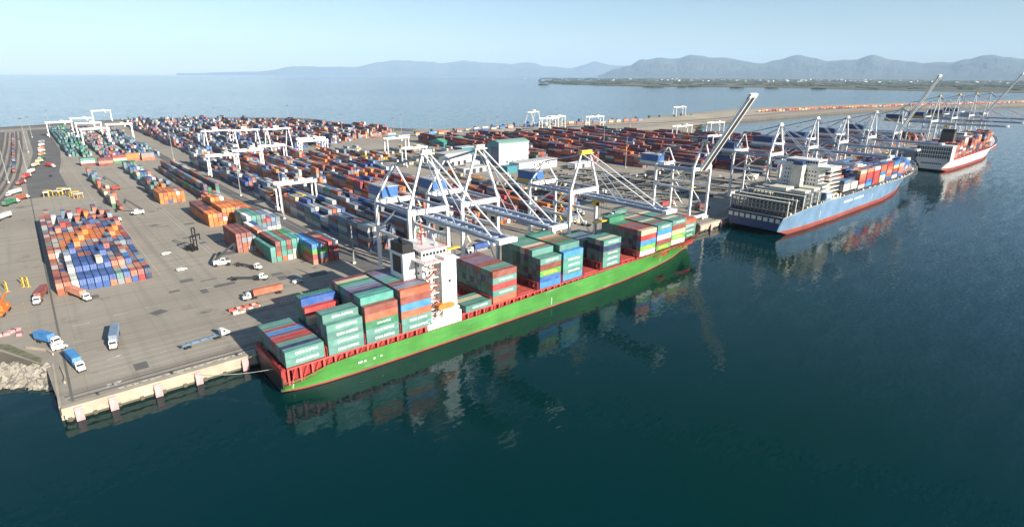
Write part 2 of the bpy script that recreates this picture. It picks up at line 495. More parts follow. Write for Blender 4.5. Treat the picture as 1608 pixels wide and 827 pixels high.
tr = [(-80, 380), (-40, 450), (-24, 520), (-15, 600), (-9, 680), (-4, 800), (0, 1000), (2, 1240)]
for k, dx in enumerate((-22, -17, -12, -7, -2)):
    ribbon('railway_track', [(x+dx, y+dx*0.6) for x, y in tr], 2.6, G+0.012, M['gravel'])
    for s in (-0.75, 0.75): ribbon('rail', [(x+dx+s, y+dx*0.6) for x, y in tr], 0.16, G+0.02, M['railsteel'], 0.12)
ribbon('rail_yard', [(-75, 330), (-62, 450), (-50, 600), (-46, 800), (-42, 1240)], 46, G+0.006, M['darkasphalt'])
ribbon('yard_road', [(8, 560), (8, 700), (14, 780), (20, 900), (22, 1260)], 26, G+0.006, M['darkasphalt'])
ribbon('yard_road', [(118.5, 235), (118.5, 1200)], 9, G+0.006, M['darkasphalt'])

# quay front
q = MB()
q.box(-7, 188.6, 2.7, 1120, 190.9, G+0.25, 0)
q.box(-7.4, 190.9, -3, -6.8, 224, G+0.2, 0)
struct(q.build('quay_cap', M['concrete']))
q = MB(); q.box(-6.6, 189.1, 0.9, 1119.6, 190.4, 2.69, 0)
struct(q.build('quay_face', M['concrete']))
q = MB(); q.box(-6.4, 189.5, -3, 1119, 190.3, 0.89, 0)
for i in range(190): q.box(-6+i*5.9, 188.9, -3, -5+i*5.9, 189.9, 1.3, 0)
struct(q.build('quay_piles', M['wetconcrete']))
q = MB()
for a, b, y in ((-5, 1110, 192.2), (-5, 1110, 197.6), (-5, 1110, 198.4), (5, 1110, 225.6), (5, 1110, 226.4)):
    q.box(a, y-0.07, G-0.05, b, y+0.07, G+0.06, 0)
struct(q.build('crane_rails', M['railsteel']))
q = MB(); q.box(-5.8, 196.0, G, 1110, 197.0, G+0.005); q.box(-4.4, 192, G, -3.7, 640, G+0.009); q.box(-5, 193.2, G, 1110, 194.3, G+0.004)
struct(q.build('cable_trench', M['darkasphalt']))
# timber and stone edge strip behind the quay cap
q = MB()
for i in range(60):
    x = 8+i*2.0+random.uniform(-.3, .3)
    if x > 48: break
    q.rbox(x, 192.3+random.uniform(-.3, .3), G+0.002, random.uniform(.8, 1.9), random.uniform(.3, .7), 0.09, random.uniform(-.3, .3))
struct(q.build('quay_edge_patches', M['concrete2']))

FX = (-3.2, 5.0, 16.6, 28.0, 42.2, 330, 342, 354)
FN = ('nearest the quay corner', 'second from the quay corner', 'third from the quay corner', 'fourth from the quay corner', 'beside the stern of the green ship',
      'just ahead of the green bow', 'between the green and blue ships', 'beside the stern of the blue ship')
for x, t in zip(FX, FN):
    o = empty('quay_fender', (x, 188.6, 0), 0, 'faded pink fender panel on the quay face, '+t, 'fender', 'pink fender panels along the quay face')
    MB().box(-1.0, -0.9, -1.4, 1.0, -0.55, 3.6).box(-1.0, -0.56, 3.3, 1.0, 0.3, 4.2).build('panel', M['pink'], o)
    MB().tube((-.45, -0.55, 1.6), (-.45, 0.5, 1.6), 0.3).tube((.45, -0.55, 1.6), (.45, 0.5, 1.6), 0.3).tube((0, -0.55, 3), (0, 0.5, 3), 0.25).build('cell', M['black'], o)
for i in range(18):
    x = 2+i*19.5 if i < 3 else 300+(i-3)*19.5
    o = MB().tube((0, 0, 0), (0, 0, .55), .26, .2).tube((0, 0, .55), (0, 0, .75), .36, .34).build('mooring_bollard', M['dark'], None, (x, 191.2+.4, G+.01))
    tag(o, 'dark steel mooring bollard on the concrete quay edge', 'bollard', 'bollards along the quay edge')

# painted marks on the apron
q = MB()
def arrow(x, y, rz, s):
    c, s_ = math.cos(rz), math.sin(rz)
    for pts in (((-2, -.25), (1, -.25), (1, .25), (-2, .25)), ((1, -.9), (2.4, 0), (1, .9))):
        q.faces([(x+(a*c-b*s_)*s, y+(a*s_+b*c)*s, G+0.016) for a, b in pts], [tuple(range(len(pts)))])
arrow(6.4, 196, 0.5, 1.1); arrow(6.0, 196, 2.4, .8); arrow(6.2, 196, 4.1, .6); arrow(8.8, 216.5, 0.3, 1.0)
for x, y, w, d, rz in ((3.0, 256, 4.6, .7, 0), (16, 258, 4.2, .7, 0), (7, 247.5, 3.6, .6, 0), (27, 259, 4.5, .7, 0), (29, 253, 3, .5, 0), (1.0, 239, 3, .5, 0), (49, 268, 4.2, .9, 0), (22, 192.9, 3, .5, 0), (34, 194.9, 6, .4, 0)):
    for k in range(7):      # words too worn to read: a row of short strokes
        q.rbox(x-w/2+k*w/6, y, G+.011, w/11, d*random.uniform(.6, 1), .005, rz)
for y in (202.5, 206.6, 210.7, 214.8, 218.9): q.box(2, y-.08, G+.01, 330, y+.08, G+.0135)
for x in (31.5, 37, 119.5, 123, 66, 64): q.box(x-.09, 300, G+.01, x+.09, 700, G+.014)
for y in (290,): q.box(30, y-.08, G+.01, 39, y+.08, G+.014)
for k in range(20): q.box(44, 300+k*9, G+.01, 56, 300.16+k*9, G+.014)
for k in range(34): q.rbox(70+k*1.6, 232+(k % 3)*.2, G+.01, .16, 9, .004, -0.5)
struct(q.build('road_markings', M['mark']))
q = MB(); random.seed(41)
q.box(42, 282, G+.004, 47.5, 286.5, G+.007)
for i in range(46):
    x, y = random.uniform(8, 112), random.uniform(200, 480)
    if -4 < x < 40 and 296 < y < 470: continue
    q.rbox(x, y, G+.003+.0004*i, random.uniform(1.5, 9), random.uniform(1.2, 6), .002, random.choice((0, 0, 0, .4)))
struct(q.build('paving_patches', M['darkasphalt']))
q = MB()
for k in range(3): q.box(0, 228+k*19, G+.0015, 330, 228.2+k*19, G+.0025)
struct(q.build('paving_joints', M['gravel']))
q = MB()
for a, b in (((-1.9, 290), (-2.2, 470)), ((-12, 262), (-11.5, 250)), ((33, 292), (38, 400)), ((-13.3, 300), (-12, 262))):
    q.beam((*a, G+.012), (*b, G+.012), .22, .008)
struct(q.build('yellow_road_lines', M['markyellow']))

# riprap at the quay's landward corner
rk = MB()
for i in range(1300):
    t = random.random()
    x = -8.2-52*t**1.15; base = 222+(-8.2-x)*0.82*(1.25 if x > -20 else 1)
    s = random.random(); y = base-10*(1-s)+random.uniform(-1, 1)+1.5; z = -0.6+4.6*s
    r = random.choice((.45, .6, .8, 1.1, 1.5))*random.uniform(.8, 1.15)
    rot = Matrix.Rotation(random.random()*6.3, 3, Vector((random.gauss(0, 1), random.gauss(0, 1), random.gauss(0, 1))).normalized())
    b = []
    for dx, dy, dz in ((-1, -1, -1), (1, -1, -1), (1, 1, -1), (-1, 1, -1), (-1, -1, 1), (1, -1, 1), (1, 1, 1), (-1, 1, 1)):
        q_ = rot @ Vector((dx*r*random.uniform(.45, 1), dy*r*random.uniform(.35, .8), dz*r*random.uniform(.3, .75)))
        b.append((x+q_.x, y+q_.y, z+q_.z))
    rk.faces(b, BOXF)
tag(rk.build('riprap_rocks', M['rock']), 'pale grey boulders heaped as riprap beside the quay corner', 'rocks', None, 'stuff')
bank = flat('grass_verge', [(-10, 227), (-20, 248.5), (-32, 260), (-60, 274), (-62, 280), (-31, 264.5), (-18, 251.5), (-9.6, 231)], G+.02, M['grass'])
rk = MB()
for (ax, ay), (bx, by) in zip(SHORE[5:25], SHORE[6:26]):
    L = math.hypot(bx-ax, by-ay); k = int(L/4.5)
    o = Vector((-(by-ay), bx-ax)).normalized()
    for i in range(k):
        t = (i+random.random())/k; s = random.random()
        x = ax+(bx-ax)*t+o.x*(1+8*s); y = ay+(by-ay)*t+o.y*(1+8*s); z = 4.3-4.6*s; r = random.uniform(1, 2.2)
        rk.rbox(x, y, z-r*.4, r*1.3, r, r*.8, random.random()*3)
tag(rk.build('seawall_rocks', M['rock']), 'line of grey and brown rocks along the far sea wall', 'rocks', None, 'stuff')

# far coast
coast = [(4705, 4920), (4420, 3900), (4390, 3408), (4800, 2900), (5117, 2397), (4950, 1900), (4940, 1513), (4960, 768), (5000, -600), (30000, -9000), (52000, 8000), (50000, 30000), (14000, 10200), (8000, 7200)]
flat('far_coast', coast, 1.2, M['land'])
wd = MB()
def clump(x, y, r, h):
    n_ = 6; P = []; a0 = random.random()*6
    for z, k in ((1, .75), (1+h*.5, 1.0), (1+h, .45)):
        for i in range(n_):
            t = a0+2*math.pi*i/n_; rr = r*k*random.uniform(.75, 1.2); P.append((x+math.cos(t)*rr, y+math.sin(t)*rr, z*random.uniform(.92, 1.05)))
    F = []
    for j in range(2):
        for i in range(n_): F.append((j*n_+i, j*n_+(i+1) % n_, (j+1)*n_+(i+1) % n_, (j+1)*n_+i))
    F.append(tuple(range(2*n_, 3*n_)))
    wd.faces(P, F)
for i in range(7000):
    a = R(random.uniform(2, 47)); ru = random.random()
    d = 5250+ru*ru*16000
    if noise.noise(Vector((a*40, d*0.0011, 0))) < 0.0+0.30*(d < 6800): continue
    x, y = math.cos(a)*d, math.sin(a)*d
    clump(x, y, random.uniform(12, 34)*(1+d/16000), random.uniform(4, 9)*(1 + d/30000))
tag(wd.build('far_woods', M['leaf']), 'dark belts of trees along the far coast under the mountains', 'woods', None, 'stuff')
tw = MB()
for i in range(110):
    a = R(random.gauss(22, 9)); d = random.uniform(10500, 19000)
    tw.rbox(math.cos(a)*d, math.sin(a)*d, 1, random.uniform(30, 160), random.uniform(20, 60), random.uniform(8, 22), a+random.random())
tag(tw.build('far_town', M['lgrey']), 'pale roofs of a far-off town at the foot of the mountains', 'town', None, 'stuff')

RF = [(79, .0004), (77.91, 0.0008), (73.05, 0.0032), (69.05, 0.01117), (64.95, 0.01058), (60.88, 0.02087), (58.24, 0.02124), (56.16, 0.01752), (54.11, 0.02171), (52.3, 0.0179), (49.93, 0.01709), (48.11, 0.01921), (45.98, 0.01334), (44.16, 0.01144), (42.02, 0.02048), (40.23, 0.01558), (38.76, 0.01561), (36.76, 0.01271), (30, .012), (2, .02)]
RN = [(41.44, 0.001), (39.68, 0.01065), (38.76, 0.01561), (37.34, 0.02442), (35.91, 0.02632), (34.48, 0.02433), (33.11, 0.02999), (31.16, 0.0251), (29.48, 0.02404), (27.08, 0.01923), (25.83, 0.0228), (24.38, 0.02894), (22.9, 0.02692), (21.91, 0.02325), (19.99, 0.02211), (18.69, 0.0279), (17.33, 0.02257), (16.23, 0.01989), (15.17, 0.01809), (13.55, 0.01787), (12.62, 0.02172), (11.31, 0.02614), (10.2, 0.0243), (9.46, 0.02183), (6.26, 0.02323), (0, .018)]
def mountains(name, prof, D, depth, seed):
    def hgt(a):
        for (a0, h0), (a1, h1) in zip(prof, prof[1:]):
            if a1 <= a <= a0:
                t = (a0-a)/(a0-a1); t = t*t*(3-2*t); return h0+(h1-h0)*t
        return 0
    P = []; F = []; na = 900; nr = 20
    A0, A1 = prof[0][0], prof[-1][0]
    for i in range(na+1):
        a = A0+(A1-A0)*i/na
        for j in range(nr+1):
            t = j/nr; d = D-depth*0.55+depth*t
            x, y = math.cos(R(a))*d, math.sin(R(a))*d
            top = CAMH+hgt(a)*D
            s = max(0, 1-abs(t-0.55)/0.55) if t < .55 else max(0, 1-(t-.55)/.45)
            nn = noise.fractal(Vector((x/2600+seed, y/2600, 0)), 0.8, 2.2, 6)
            z = top*(s**0.9)*(1+0.42*nn*(1-s)*2)
            if j == int(round(.55*nr)) : z = top*(1+0.07*nn+0.16*(0.35-abs(noise.noise(Vector((x/1500+seed, y/1500, 2))))))
            P.append((x, y, max(-0.5, z-1)))
    for i in range(na):
        for j in range(nr):
            k = i*(nr+1)+j; F.append((k, k+nr+1, k+nr+2, k+1))
    mb = MB(); mb.faces(P, F)
    o = struct(mb.build(name, M['mountain'], recalc=True))
    if o.data.polygons[10].normal.z < 0: o.data.flip_normals()
mountains('far_mountains', RF, 61000, 8000, 3.3)
mountains('mountains', RN, 38000, 14000, 9.1)

# the air
hz = MB().box(-20000, -20000, -4, 64000, 67000, 2600)
ho = hz.build('haze', [])
hm = bpy.data.materials.new('haze'); hm.use_nodes = True
hn = hm.node_tree; hn.nodes.remove(hn.nodes["Principled BSDF"])
pv = hn.nodes.new("ShaderNodeVolumePrincipled")
pv.inputs['Color'].default_value = (0.52, 0.74, 1.0, 1); pv.inputs['Density'].default_value = 2.1e-5; pv.inputs['Anisotropy'].default_value = -0.1
hn.links.new(pv.outputs[0], hn.nodes["Material Output"].inputs['Volume'])
ho.data.materials.append(hm)
tag(ho, 'pale blue air between the harbour and the mountains', 'haze', None, 'stuff')

# ------------------------------------------------------------------ containers
CC = dict(teal=(0.10, 0.27, 0.225), teal2=(0.075, 0.33, 0.27), orange=(0.78, 0.22, 0.025), rust=(0.50, 0.13, 0.06), brown=(0.27, 0.065, 0.045), red=(0.50, 0.035, 0.03),
          blue=(0.025, 0.10, 0.34), sky=(0.05, 0.27, 0.62), navy=(0.018, 0.035, 0.11), white=(0.68, 0.67, 0.62), cream=(0.62, 0.52, 0.34), grey=(0.30, 0.34, 0.38),
          lime=(0.12, 0.42, 0.07), green=(0.03, 0.22, 0.10), purple=(0.17, 0.11, 0.17), steel=(0.16, 0.24, 0.34), yellow=(0.62, 0.40, 0.08), maroon=(0.20, 0.03, 0.035), salmon=(0.62, 0.24, 0.14))
WORD = dict(teal='teal', teal2='bright teal', orange='orange', rust='rusty orange', brown='brown', red='red', blue='blue', sky='sky blue', navy='navy', white='white', cream='cream',
            grey='grey', lime='lime green', green='dark green', purple='dull purple', steel='slate blue', yellow='yellow', maroon='maroon', salmon='salmon')
CW, CHT = 2.44, 2.59
CM = {}
def container_mesh(col, L, detail=True):
    k = (col, L)
    if k in CM: return CM[k]
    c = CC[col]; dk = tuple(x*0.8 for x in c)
    mb = MB(); w = CW/2; l = L/2; h = CHT
    mb.box(-l+.04, -w+.06, .12, l-.04, w-.06, h-.05, 0, c)              # inner skin
    for x in (-l, l-.16):                                              # corner posts
        for y in (-w, w-.16): mb.box(x, y, 0, x+.16, y+.16, h, 0, c)
    for z0, z1 in ((0, .16), (h-.1, h)):                               # rails
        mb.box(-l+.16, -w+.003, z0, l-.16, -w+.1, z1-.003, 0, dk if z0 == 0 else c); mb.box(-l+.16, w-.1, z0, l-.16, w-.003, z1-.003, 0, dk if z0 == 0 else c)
        mb.box(-l+.003, -w+.16, z0, -l+.1, w-.16, z1-.003, 0, c); mb.box(l-.1, -w+.16, z0, l-.003, w-.16, z1-.003, 0, c)
    n_ = int((L-.4)/.56)                                                # corrugation ribs
    for i in range(n_):
        x = -l+.25+i*(L-.5)/n_
        mb.box(x, -w+.018, .16, x+.28, -w+.061, h-.1, 0, c); mb.box(x, w-.061, .16, x+.28, w-.018, h-.1, 0, c)
        if i % 2 == 0: mb.box(x, -w+.12, h-.051, x+.5, w-.12, h-.02, 0, c)
    for s in (-1, 1):                                                   # door bars
        for y in (-.85, -.35, .35, .85):
            mb.box(s*l-.05 if s > 0 else -l+.0, y-.035, .16, s*l if s > 0 else -l+.05, y+.035, h-.12, 0, (.45, .45, .44))
        mb.box(s*l-.03 if s > 0 else -l+.01, -.02, .16, s*l-.01 if s > 0 else -l+.03, .02, h-.12, 0, (.03, .03, .03))
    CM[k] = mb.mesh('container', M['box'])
    return CM[k]

SPEC = []      # every container of the scene: x, y, z, length, turned, colour, label, visible area
def add_block(x0, y0, z0, nx, ny, heights, colf, px=12.9, py=2.55, L=12.19, turned=False, labf=None, tier=2.62, indiv=True, letters=False):
    """a block of stacks; turned: long axis along y (then px is the row pitch across and py along)"""
    H = [[heights(i, j) for j in range(ny)] for i in range(nx)]
    def hh(i, j): return H[i][j] if 0 <= i < nx and 0 <= j < ny else 0
    for i in range(nx):
        for j in range(ny):
            for k in range(H[i][j]):
                top = k == H[i][j]-1; near = hh(i, j-1) <= k; left = hh(i-1, j) <= k
                right = hh(i+1, j) <= k; back = hh(i, j+1) <= k
                if not (top or near or left or right or back): continue
                x, y, z = x0+i*px, y0+j*py, z0+k*tier
                lx, ly = (CW, L) if turned else (L, CW)
                v = Vector((-x, -y, CAMH-z)); d = v.length; v /= d
                area = ((lx*ly*v.z if top else 0)+(lx*CHT*v.y*-1*-1*0 + lx*CHT*abs(v.y) if near else 0)+(ly*CHT*abs(v.x)*(1 if i == 0 else .5) if left else 0))/(d*d)
                SPEC.append(dict(x=x, y=y, z=z, L=L, t=turned, c=colf(i, j, k, H[i][j]), a=area if indiv else 0, near=near and j == 0, letters=letters, lab=labf(i, j, k, H[i][j]) if labf and indiv else None))

ORD = ['first', 'second', 'third', 'fourth', 'fifth', 'sixth', 'seventh', 'eighth', 'ninth', 'tenth', 'eleventh', 'twelfth', 'thirteenth', 'fourteenth', 'fifteenth', 'sixteenth', 'seventeenth', 'eighteenth', 'nineteenth', 'twentieth', 'twenty-first', 'twenty-second', 'twenty-third', 'twenty-fourth', 'twenty-fifth', 'twenty-sixth']
def shipbay(x0, z0, name, heights, near, tops, fill, rows=range(10), y0=163.0):
    rows = list(rows)
    def hf(i, j): return heights[j] if isinstance(heights, (list, tuple)) else heights
    def cf(i, j, k, h):
        if rows[j] == 0 and k < len(near): return near[k]
        if k == h-1: return tops[j % len(tops)]
        return random.choice(fill)
    def lf(i, j, k, h):
        row = 'waterside row' if rows[j] == 0 else 'quayside row' if rows[j] == 9 else ORD[rows[j]]+' row in'
        t = 'topmost' if k == h-1 else ('bottom tier' if k == 0 else ORD[k]+' tier')
        return '%s, %s, %s, green ship' % (t, row, name)
    add_block(x0+6.1, y0+rows[0]*2.55+.3, z0, 1, len(rows), hf, cf, labf=lf, letters=True)
T = 'teal'
mixA = ['teal', 'teal', 'teal', 'green', 'brown', 'navy', 'teal2', 'rust', 'steel']
dkf = ['teal', 'green', 'teal', 'navy', 'teal', 'teal', 'purple', 'green']
shipbay(47.6, 9.7, 'aftmost bay', 2, [T, T], [T, 'navy', T, 'brown', 'red', 'purple', 'sky', 'brown', T, T], dkf)
shipbay(61.2, 9.3, 'second bay', 4, [T, T, T, T], [T], dkf, rows=[0])
shipbay(61.2, 9.3, 'second bay', [5, 5], [], [T, T], dkf, rows=[1, 2])
shipbay(61.2, 9.3, 'second bay', 2, [], [T, 'brown'], dkf, rows=[3, 4, 5])
shipbay(61.2, 9.3, 'second bay', [3, 4, 5, 5], [], ['cream', 'red', 'blue', 'green'], dkf, rows=[6, 7, 8, 9])
shipbay(74.4, 9.2, 'third bay', [5, 6, 6, 6, 6, 6, 6, 6, 6, 6], [T, T, 'green', 'rust', 'brown'], [T, 'teal2', 'teal2', 'navy', 'purple', 'steel', 'teal', 'green', 'cream', 'maroon'], dkf)
shipbay(87.8, 9.2, 'fourth bay', 6, [T, T, 'rust', 'sky', 'brown', 'rust'], ['rust', 'steel', 'purple', 'brown', 'teal2', T, 'steel', 'steel', 'purple', 'purple'], dkf)
shipbay(115.2, 9.3, 'low stack by the bridge', 1, [T], [T, T, 'cream', T], dkf, rows=[0, 1, 2, 3])
shipbay(128.2, 9.6, 'first tall bay past the bridge', 5, ['rust', T, 'red', T, 'brown'], ['brown', T, 'teal', 'brown', 'brown', 'purple', 'purple', 'purple', 'brown', 'purple'], dkf)
shipbay(153.4, 9.6, 'second tall bay past the bridge', [5, 5, 6, 6, 6, 6, 6, 6, 6, 6], ['sky', 'blue', 'lime', 'brown', T], [T, T, T, 'brown', 'cream', 'teal', 'teal', 'teal', 'green', 'teal'], ['teal', 'green', 'navy', 'teal'])
shipbay(167.0, 9.9, 'third tall bay past the bridge', [5, 6, 6, 6, 6, 6, 6, 6, 6, 6], ['sky', T, 'teal2', T, 'sky'], ['sky', T, 'green', 'brown', 'green', 'rust', 'cream', 'teal2', 'teal2', 'green'], ['teal', 'green', 'navy', 'teal'])
shipbay(193.0, 10.2, 'fourth tall bay past the bridge', 5, [T, T, T, 'navy', T], [T, 'cream', T, 'teal2'], ['teal', 'navy', 'green'], rows=[0, 1, 2, 3])
shipbay(193.0, 10.2, 'fourth tall bay past the bridge', 4, [], [T, 'steel', 'navy', 'steel', T], ['blue', 'navy', 'teal'], rows=[5, 6, 7, 8, 9])
shipbay(220.6, 10.2, 'fourth bay from the bow', [5]*6+[5, 5, 6, 6], ['white', 'lime', 'sky', 'red', 'cream'], ['cream', 'brown', 'brown', 'purple', 'brown', 'brown', 'green', T, 'green', 'teal2'], dkf)
shipbay(233.8, 10.6, 'third bay from the bow', 5, ['lime', 'brown', 'white', 'sky', T], [T, T, 'brown', T, 'cream', T, 'teal', 'brown', 'cream', T], dkf)
shipbay(247.0, 11.0, 'second bay from the bow', [5]*9, ['white', 'lime', 'cream', 'brown', T], [T, T, 'cream', T, 'brown', T, 'teal', T, 'cream'], dkf, rows=range(9), y0=163.4)
shipbay(260.2, 11.4, 'foremost bay', 4, ['rust', T, T, 'brown'], ['rust', 'rust', 'red', T, 'brown', T, T, 'teal'], dkf, rows=range(1, 8), y0=163)

# --- near yard stacks
def palette(w): 
    L = []
    for k, n_ in w: L += [k]*n_
    return L
mixB = palette([('rust', 4), ('blue', 6), ('white', 3), ('brown', 3), ('steel', 3), ('navy', 3), ('grey', 2), ('red', 2), ('cream', 1), ('orange', 1), ('salmon', 2), ('sky', 1), ('teal', 1)])
NBX, NBY = 13, 26
def nb_h(i, j0):
    j = j0/2
    if j < .9: return 2
    if (i in (0, 1)) and j < 12: return 2 + (j > 3)
    if i >= 11 and j < 4: return 2
    if j < 9: return 3 + ((i*7+int(j)*3) % 5 == 0)
    if j > 12 and i in (3, 4, 7, 8, 9, 12): return 0
    return 1+((i*5+int(j)*11) % 3)
def nb_c(i, j0, k, h):
    rr = random.random(); j = j0/2
    if 4 <= j <= 6.6 and 2 <= i <= 11 and rr < .92 and not (j < 5 and i > 4): return 'orange'
    if 0 <= j <= 3.6 and 3 <= i <= 7 and rr < .82: return 'blue'
    if 2 <= j <= 4 and i == 9 and rr < .7: return 'navy'
    if i <= 2 and rr < .6: return random.choice(['rust', 'white', 'white', 'grey', 'rust', 'salmon'])
    if j >= 7 and rr < .5: return random.choice(['red', 'rust', 'steel', 'blue', 'salmon'])
    return random.choice(mixB+['white', 'grey', 'salmon'])
def yl(block, cols=True):
    def f(i, j, k, h):
        t = 'topmost' if k == h-1 else 'ground tier' if k == 0 else 'middle tier' if h == 3 else ORD[k]+' tier'
        return '%s, %s column, %s row back, %s' % (t, ORD[i], ORD[j], block)
    return f
for i in range(NBX):
    for j in range(NBY): pass
add_block(-.4, 301.2, G, NBX, NBY, nb_h, nb_c, px=2.72, py=6.36, L=6.06, turned=True, labf=yl('big near left block'), indiv=True)
def flatcol(cols, mix=None, p=.85):
    return lambda i, j, k, h: random.choice(cols) if random.random() < p else random.choice(mix or mixB)
# orange block
add_block(79.5, 388.5, G, 10, 4, lambda i, j: (3 if i < 3 else 4 if i < 7 else 3)-(j > 2 and i > 5)+(j == 2 and 2 < i < 6), lambda i, j, k, h: 'brown' if i < 2 and j and k > 1 else flatcol(['orange', 'orange', 'orange', 'rust'], ['white', 'red', 'navy', 'cream'], .88)(i, j, k, h), px=2.75, py=12.8, turned=True, labf=yl('orange block'))
add_block(93, 356, G, 7, 2, lambda i, j: 4 if i < 4 else 3, lambda i, j, k, h: flatcol(['teal2', 'teal'], ['white', 'rust', 'steel'], .8)(i, j, k, h) if i < 3 else flatcol(['white', 'steel', 'brown'], p=.8)(i, j, k, h), px=2.75, py=12.8, turned=True, labf=yl('teal back block'))
add_block(76.8, 319.5, G, 7, 2, lambda i, j: (4, 4, 4, 3, 4, 4, 3)[i], lambda i, j, k, h: 'brown' if i == 0 or k == 3 and i < 3 else flatcol(['rust', 'blue', 'white', 'salmon', 'grey'], p=.8)(i, j, k, h), px=2.75, py=12.8, turned=True, labf=yl('brown topped stack'))
add_block(85.0, 291.5, G, 7, 2, lambda i, j: (3, 4, 4, 4, 4, 4, 3)[i], lambda i, j, k, h: ('teal2' if i in (0, 2, 5) and k > 0 else 'brown' if i in (1, 3) and k > 1 else random.choice(['teal2', 'rust', 'lime', 'cream', 'brown', 'white', 'teal'])), px=2.75, py=12.8, turned=True, labf=yl('teal and brown stack'))
add_block(100.0, 275.2, G, 5, 2, lambda i, j: 4, lambda i, j, k, h: ('sky' if k == 3 and i < 2 else 'lime' if k == 2 and i < 3 else 'white' if k == 3 and i == 4 else random.choice(['red', 'rust', 'salmon', 'brown', 'steel'])), px=2.75, py=12.8, turned=True, labf=yl('stack nearest the ship cranes'))
add_block(69, 482, G, 6, 2, lambda i, j: 3, flatcol(['orange', 'orange', 'rust']), px=2.75, py=12.8, turned=True, indiv=False)
add_block(70, 508, G, 5, 3, lambda i, j: 2+(i+j) % 3, flatcol(['rust', 'teal', 'brown', 'orange', 'steel']), px=2.75, py=12.8, turned=True, indiv=False)
add_block(72, 548, G, 4, 11, lambda i, j: 1+(i*3+j*5) % 3, flatcol(['teal', 'white', 'steel', 'rust', 'green', 'navy', 'cream']), px=2.75, py=12.8, turned=True, indiv=False)
add_block(40.5, 478, G, 2, 14, lambda i, j: (i+j*2) % 3+(j % 4 > 0), flatcol(['blue', 'white', 'rust', 'steel', 'cream', 'brown', 'green']), px=2.75, py=13.2, turned=True, indiv=False)
add_block(96.5, 484, G, 5, 13, lambda i, j: 2+(i*2+j*3) % 3, flatcol(['orange', 'rust', 'purple', 'steel', 'white', 'green'] ), px=2.75, py=12.8, turned=True, indiv=False)
# transverse stacks in front of the rail gantries
for x, y, cols, lab in ((47, 730, ['maroon', 'white', 'teal2'], ''), (61, 718, ['maroon', 'salmon', 'maroon'], ''), (75, 733, ['green', 'cream', 'red'], ''), (88, 742, ['rust', 'orange', 'orange'], ''), (102, 740, ['rust', 'salmon', 'grey'], '')):
    add_block(x, y, G, 1, 4, lambda i, j: 3, lambda i, j, k, h, cols=cols: cols[k] if j == 0 else random.choice(['brown', 'rust', 'grey', cols[2]]), py=2.6, indiv=False)
# rail gantry blocks
def hn(s, lo, hi, sc=.33):
    return lambda i, j: int(round(lo+(hi-lo)*max(0, min(1, .5+1.1*noise.noise(Vector((i*sc+s, j*sc*.8, s)))+random.uniform(-.25, .25)))))
add_block(38, 830, G, 3, 32, hn(1, 1, 3), flatcol(['teal', 'teal2', 'steel', 'navy', 'teal'], p=.92), px=3.4, py=12.9, turned=True, indiv=False)
add_block(50, 812, G, 3, 34, hn(2, 0, 3), flatcol(['teal', 'teal2', 'green', 'grey'], p=.85), px=3.6, py=12.9, turned=True, indiv=False)
add_block(66, 770, G, 8, 36, hn(3, 0, 3), flatcol(['brown', 'grey', 'white', 'steel', 'rust', 'purple', 'teal'], p=.9), px=3.0, py=12.9, turned=True, indiv=False)
add_block(96, 775, G, 8, 34, hn(4, 0, 3), flatcol(['steel', 'white', 'grey', 'teal', 'blue'], p=.8), px=3.0, py=12.9, turned=True, indiv=False)
# main yard
zones = []
mixC = palette([('blue', 4), ('navy', 5), ('steel', 4), ('white', 6), ('grey', 5), ('rust', 3), ('brown', 2), ('teal', 1), ('cream', 1)])
mixD = palette([('orange', 5), ('rust', 5), ('brown', 3), ('blue', 3), ('steel', 3), ('white', 5), ('grey', 3), ('navy', 3), ('maroon', 2), ('red', 2), ('salmon', 2)])
mixE = palette([('maroon', 7), ('brown', 7), ('rust', 6), ('red', 2), ('orange', 2), ('teal', 2), ('blue', 2), ('navy', 3), ('grey', 1), ('white', 1), ('purple', 2)])
for b in range(6):
    x0 = 131.5+29.5*b
    for (ya, yb) in ((272, 470), (486, 690)):
        if b >= 4 and ya < 480: yb = 300 if b == 5 else 400
        if b == 5 and ya > 480: continue
        if b == 4 and ya > 480: yb = 560
        mx = [mixC, mixC, mixD, mixD, mixD, mixD][b] if ya < 480 else [mixC, mixD, mixD, mixD, mixB, mixB][b]
        if b == 0: mx = mixC
        lo, hi = (2, 5) if b < 4 else (1, 4)
        add_block(x0, ya+6.1, G, 6, int((yb-ya)/12.9), hn(10+b+ya*.01, lo, hi, .3), (lambda mx: lambda i, j, k, h: random.choice(mx))(mx), px=2.9, py=12.9, turned=True, indiv=False)
mixH = palette([('yellow', 3), ('cream', 4), ('grey', 5), ('white', 4), ('orange', 2), ('steel', 3), ('navy', 3), ('rust', 1)])
for x0, ya, nx_, ny_, hi in ((252, 250, 5, 4, 3), (262, 306, 6, 6, 3), (300, 352, 5, 8, 2), (308, 470, 8, 9, 2), (262, 566, 7, 9, 4), (296, 586, 7, 7, 3), (338, 560, 9, 6, 2), (345, 620, 12, 3, 2), (390, 590, 8, 4, 2), (420, 520, 6, 5, 2), (470, 470, 5, 6, 2)):
    add_block(x0, ya, G, nx_, ny_, hn(x0*.1, 0, hi, .5), lambda i, j, k, h: random.choice(mixH), px=3.0, py=13.0, turned=True, indiv=False)
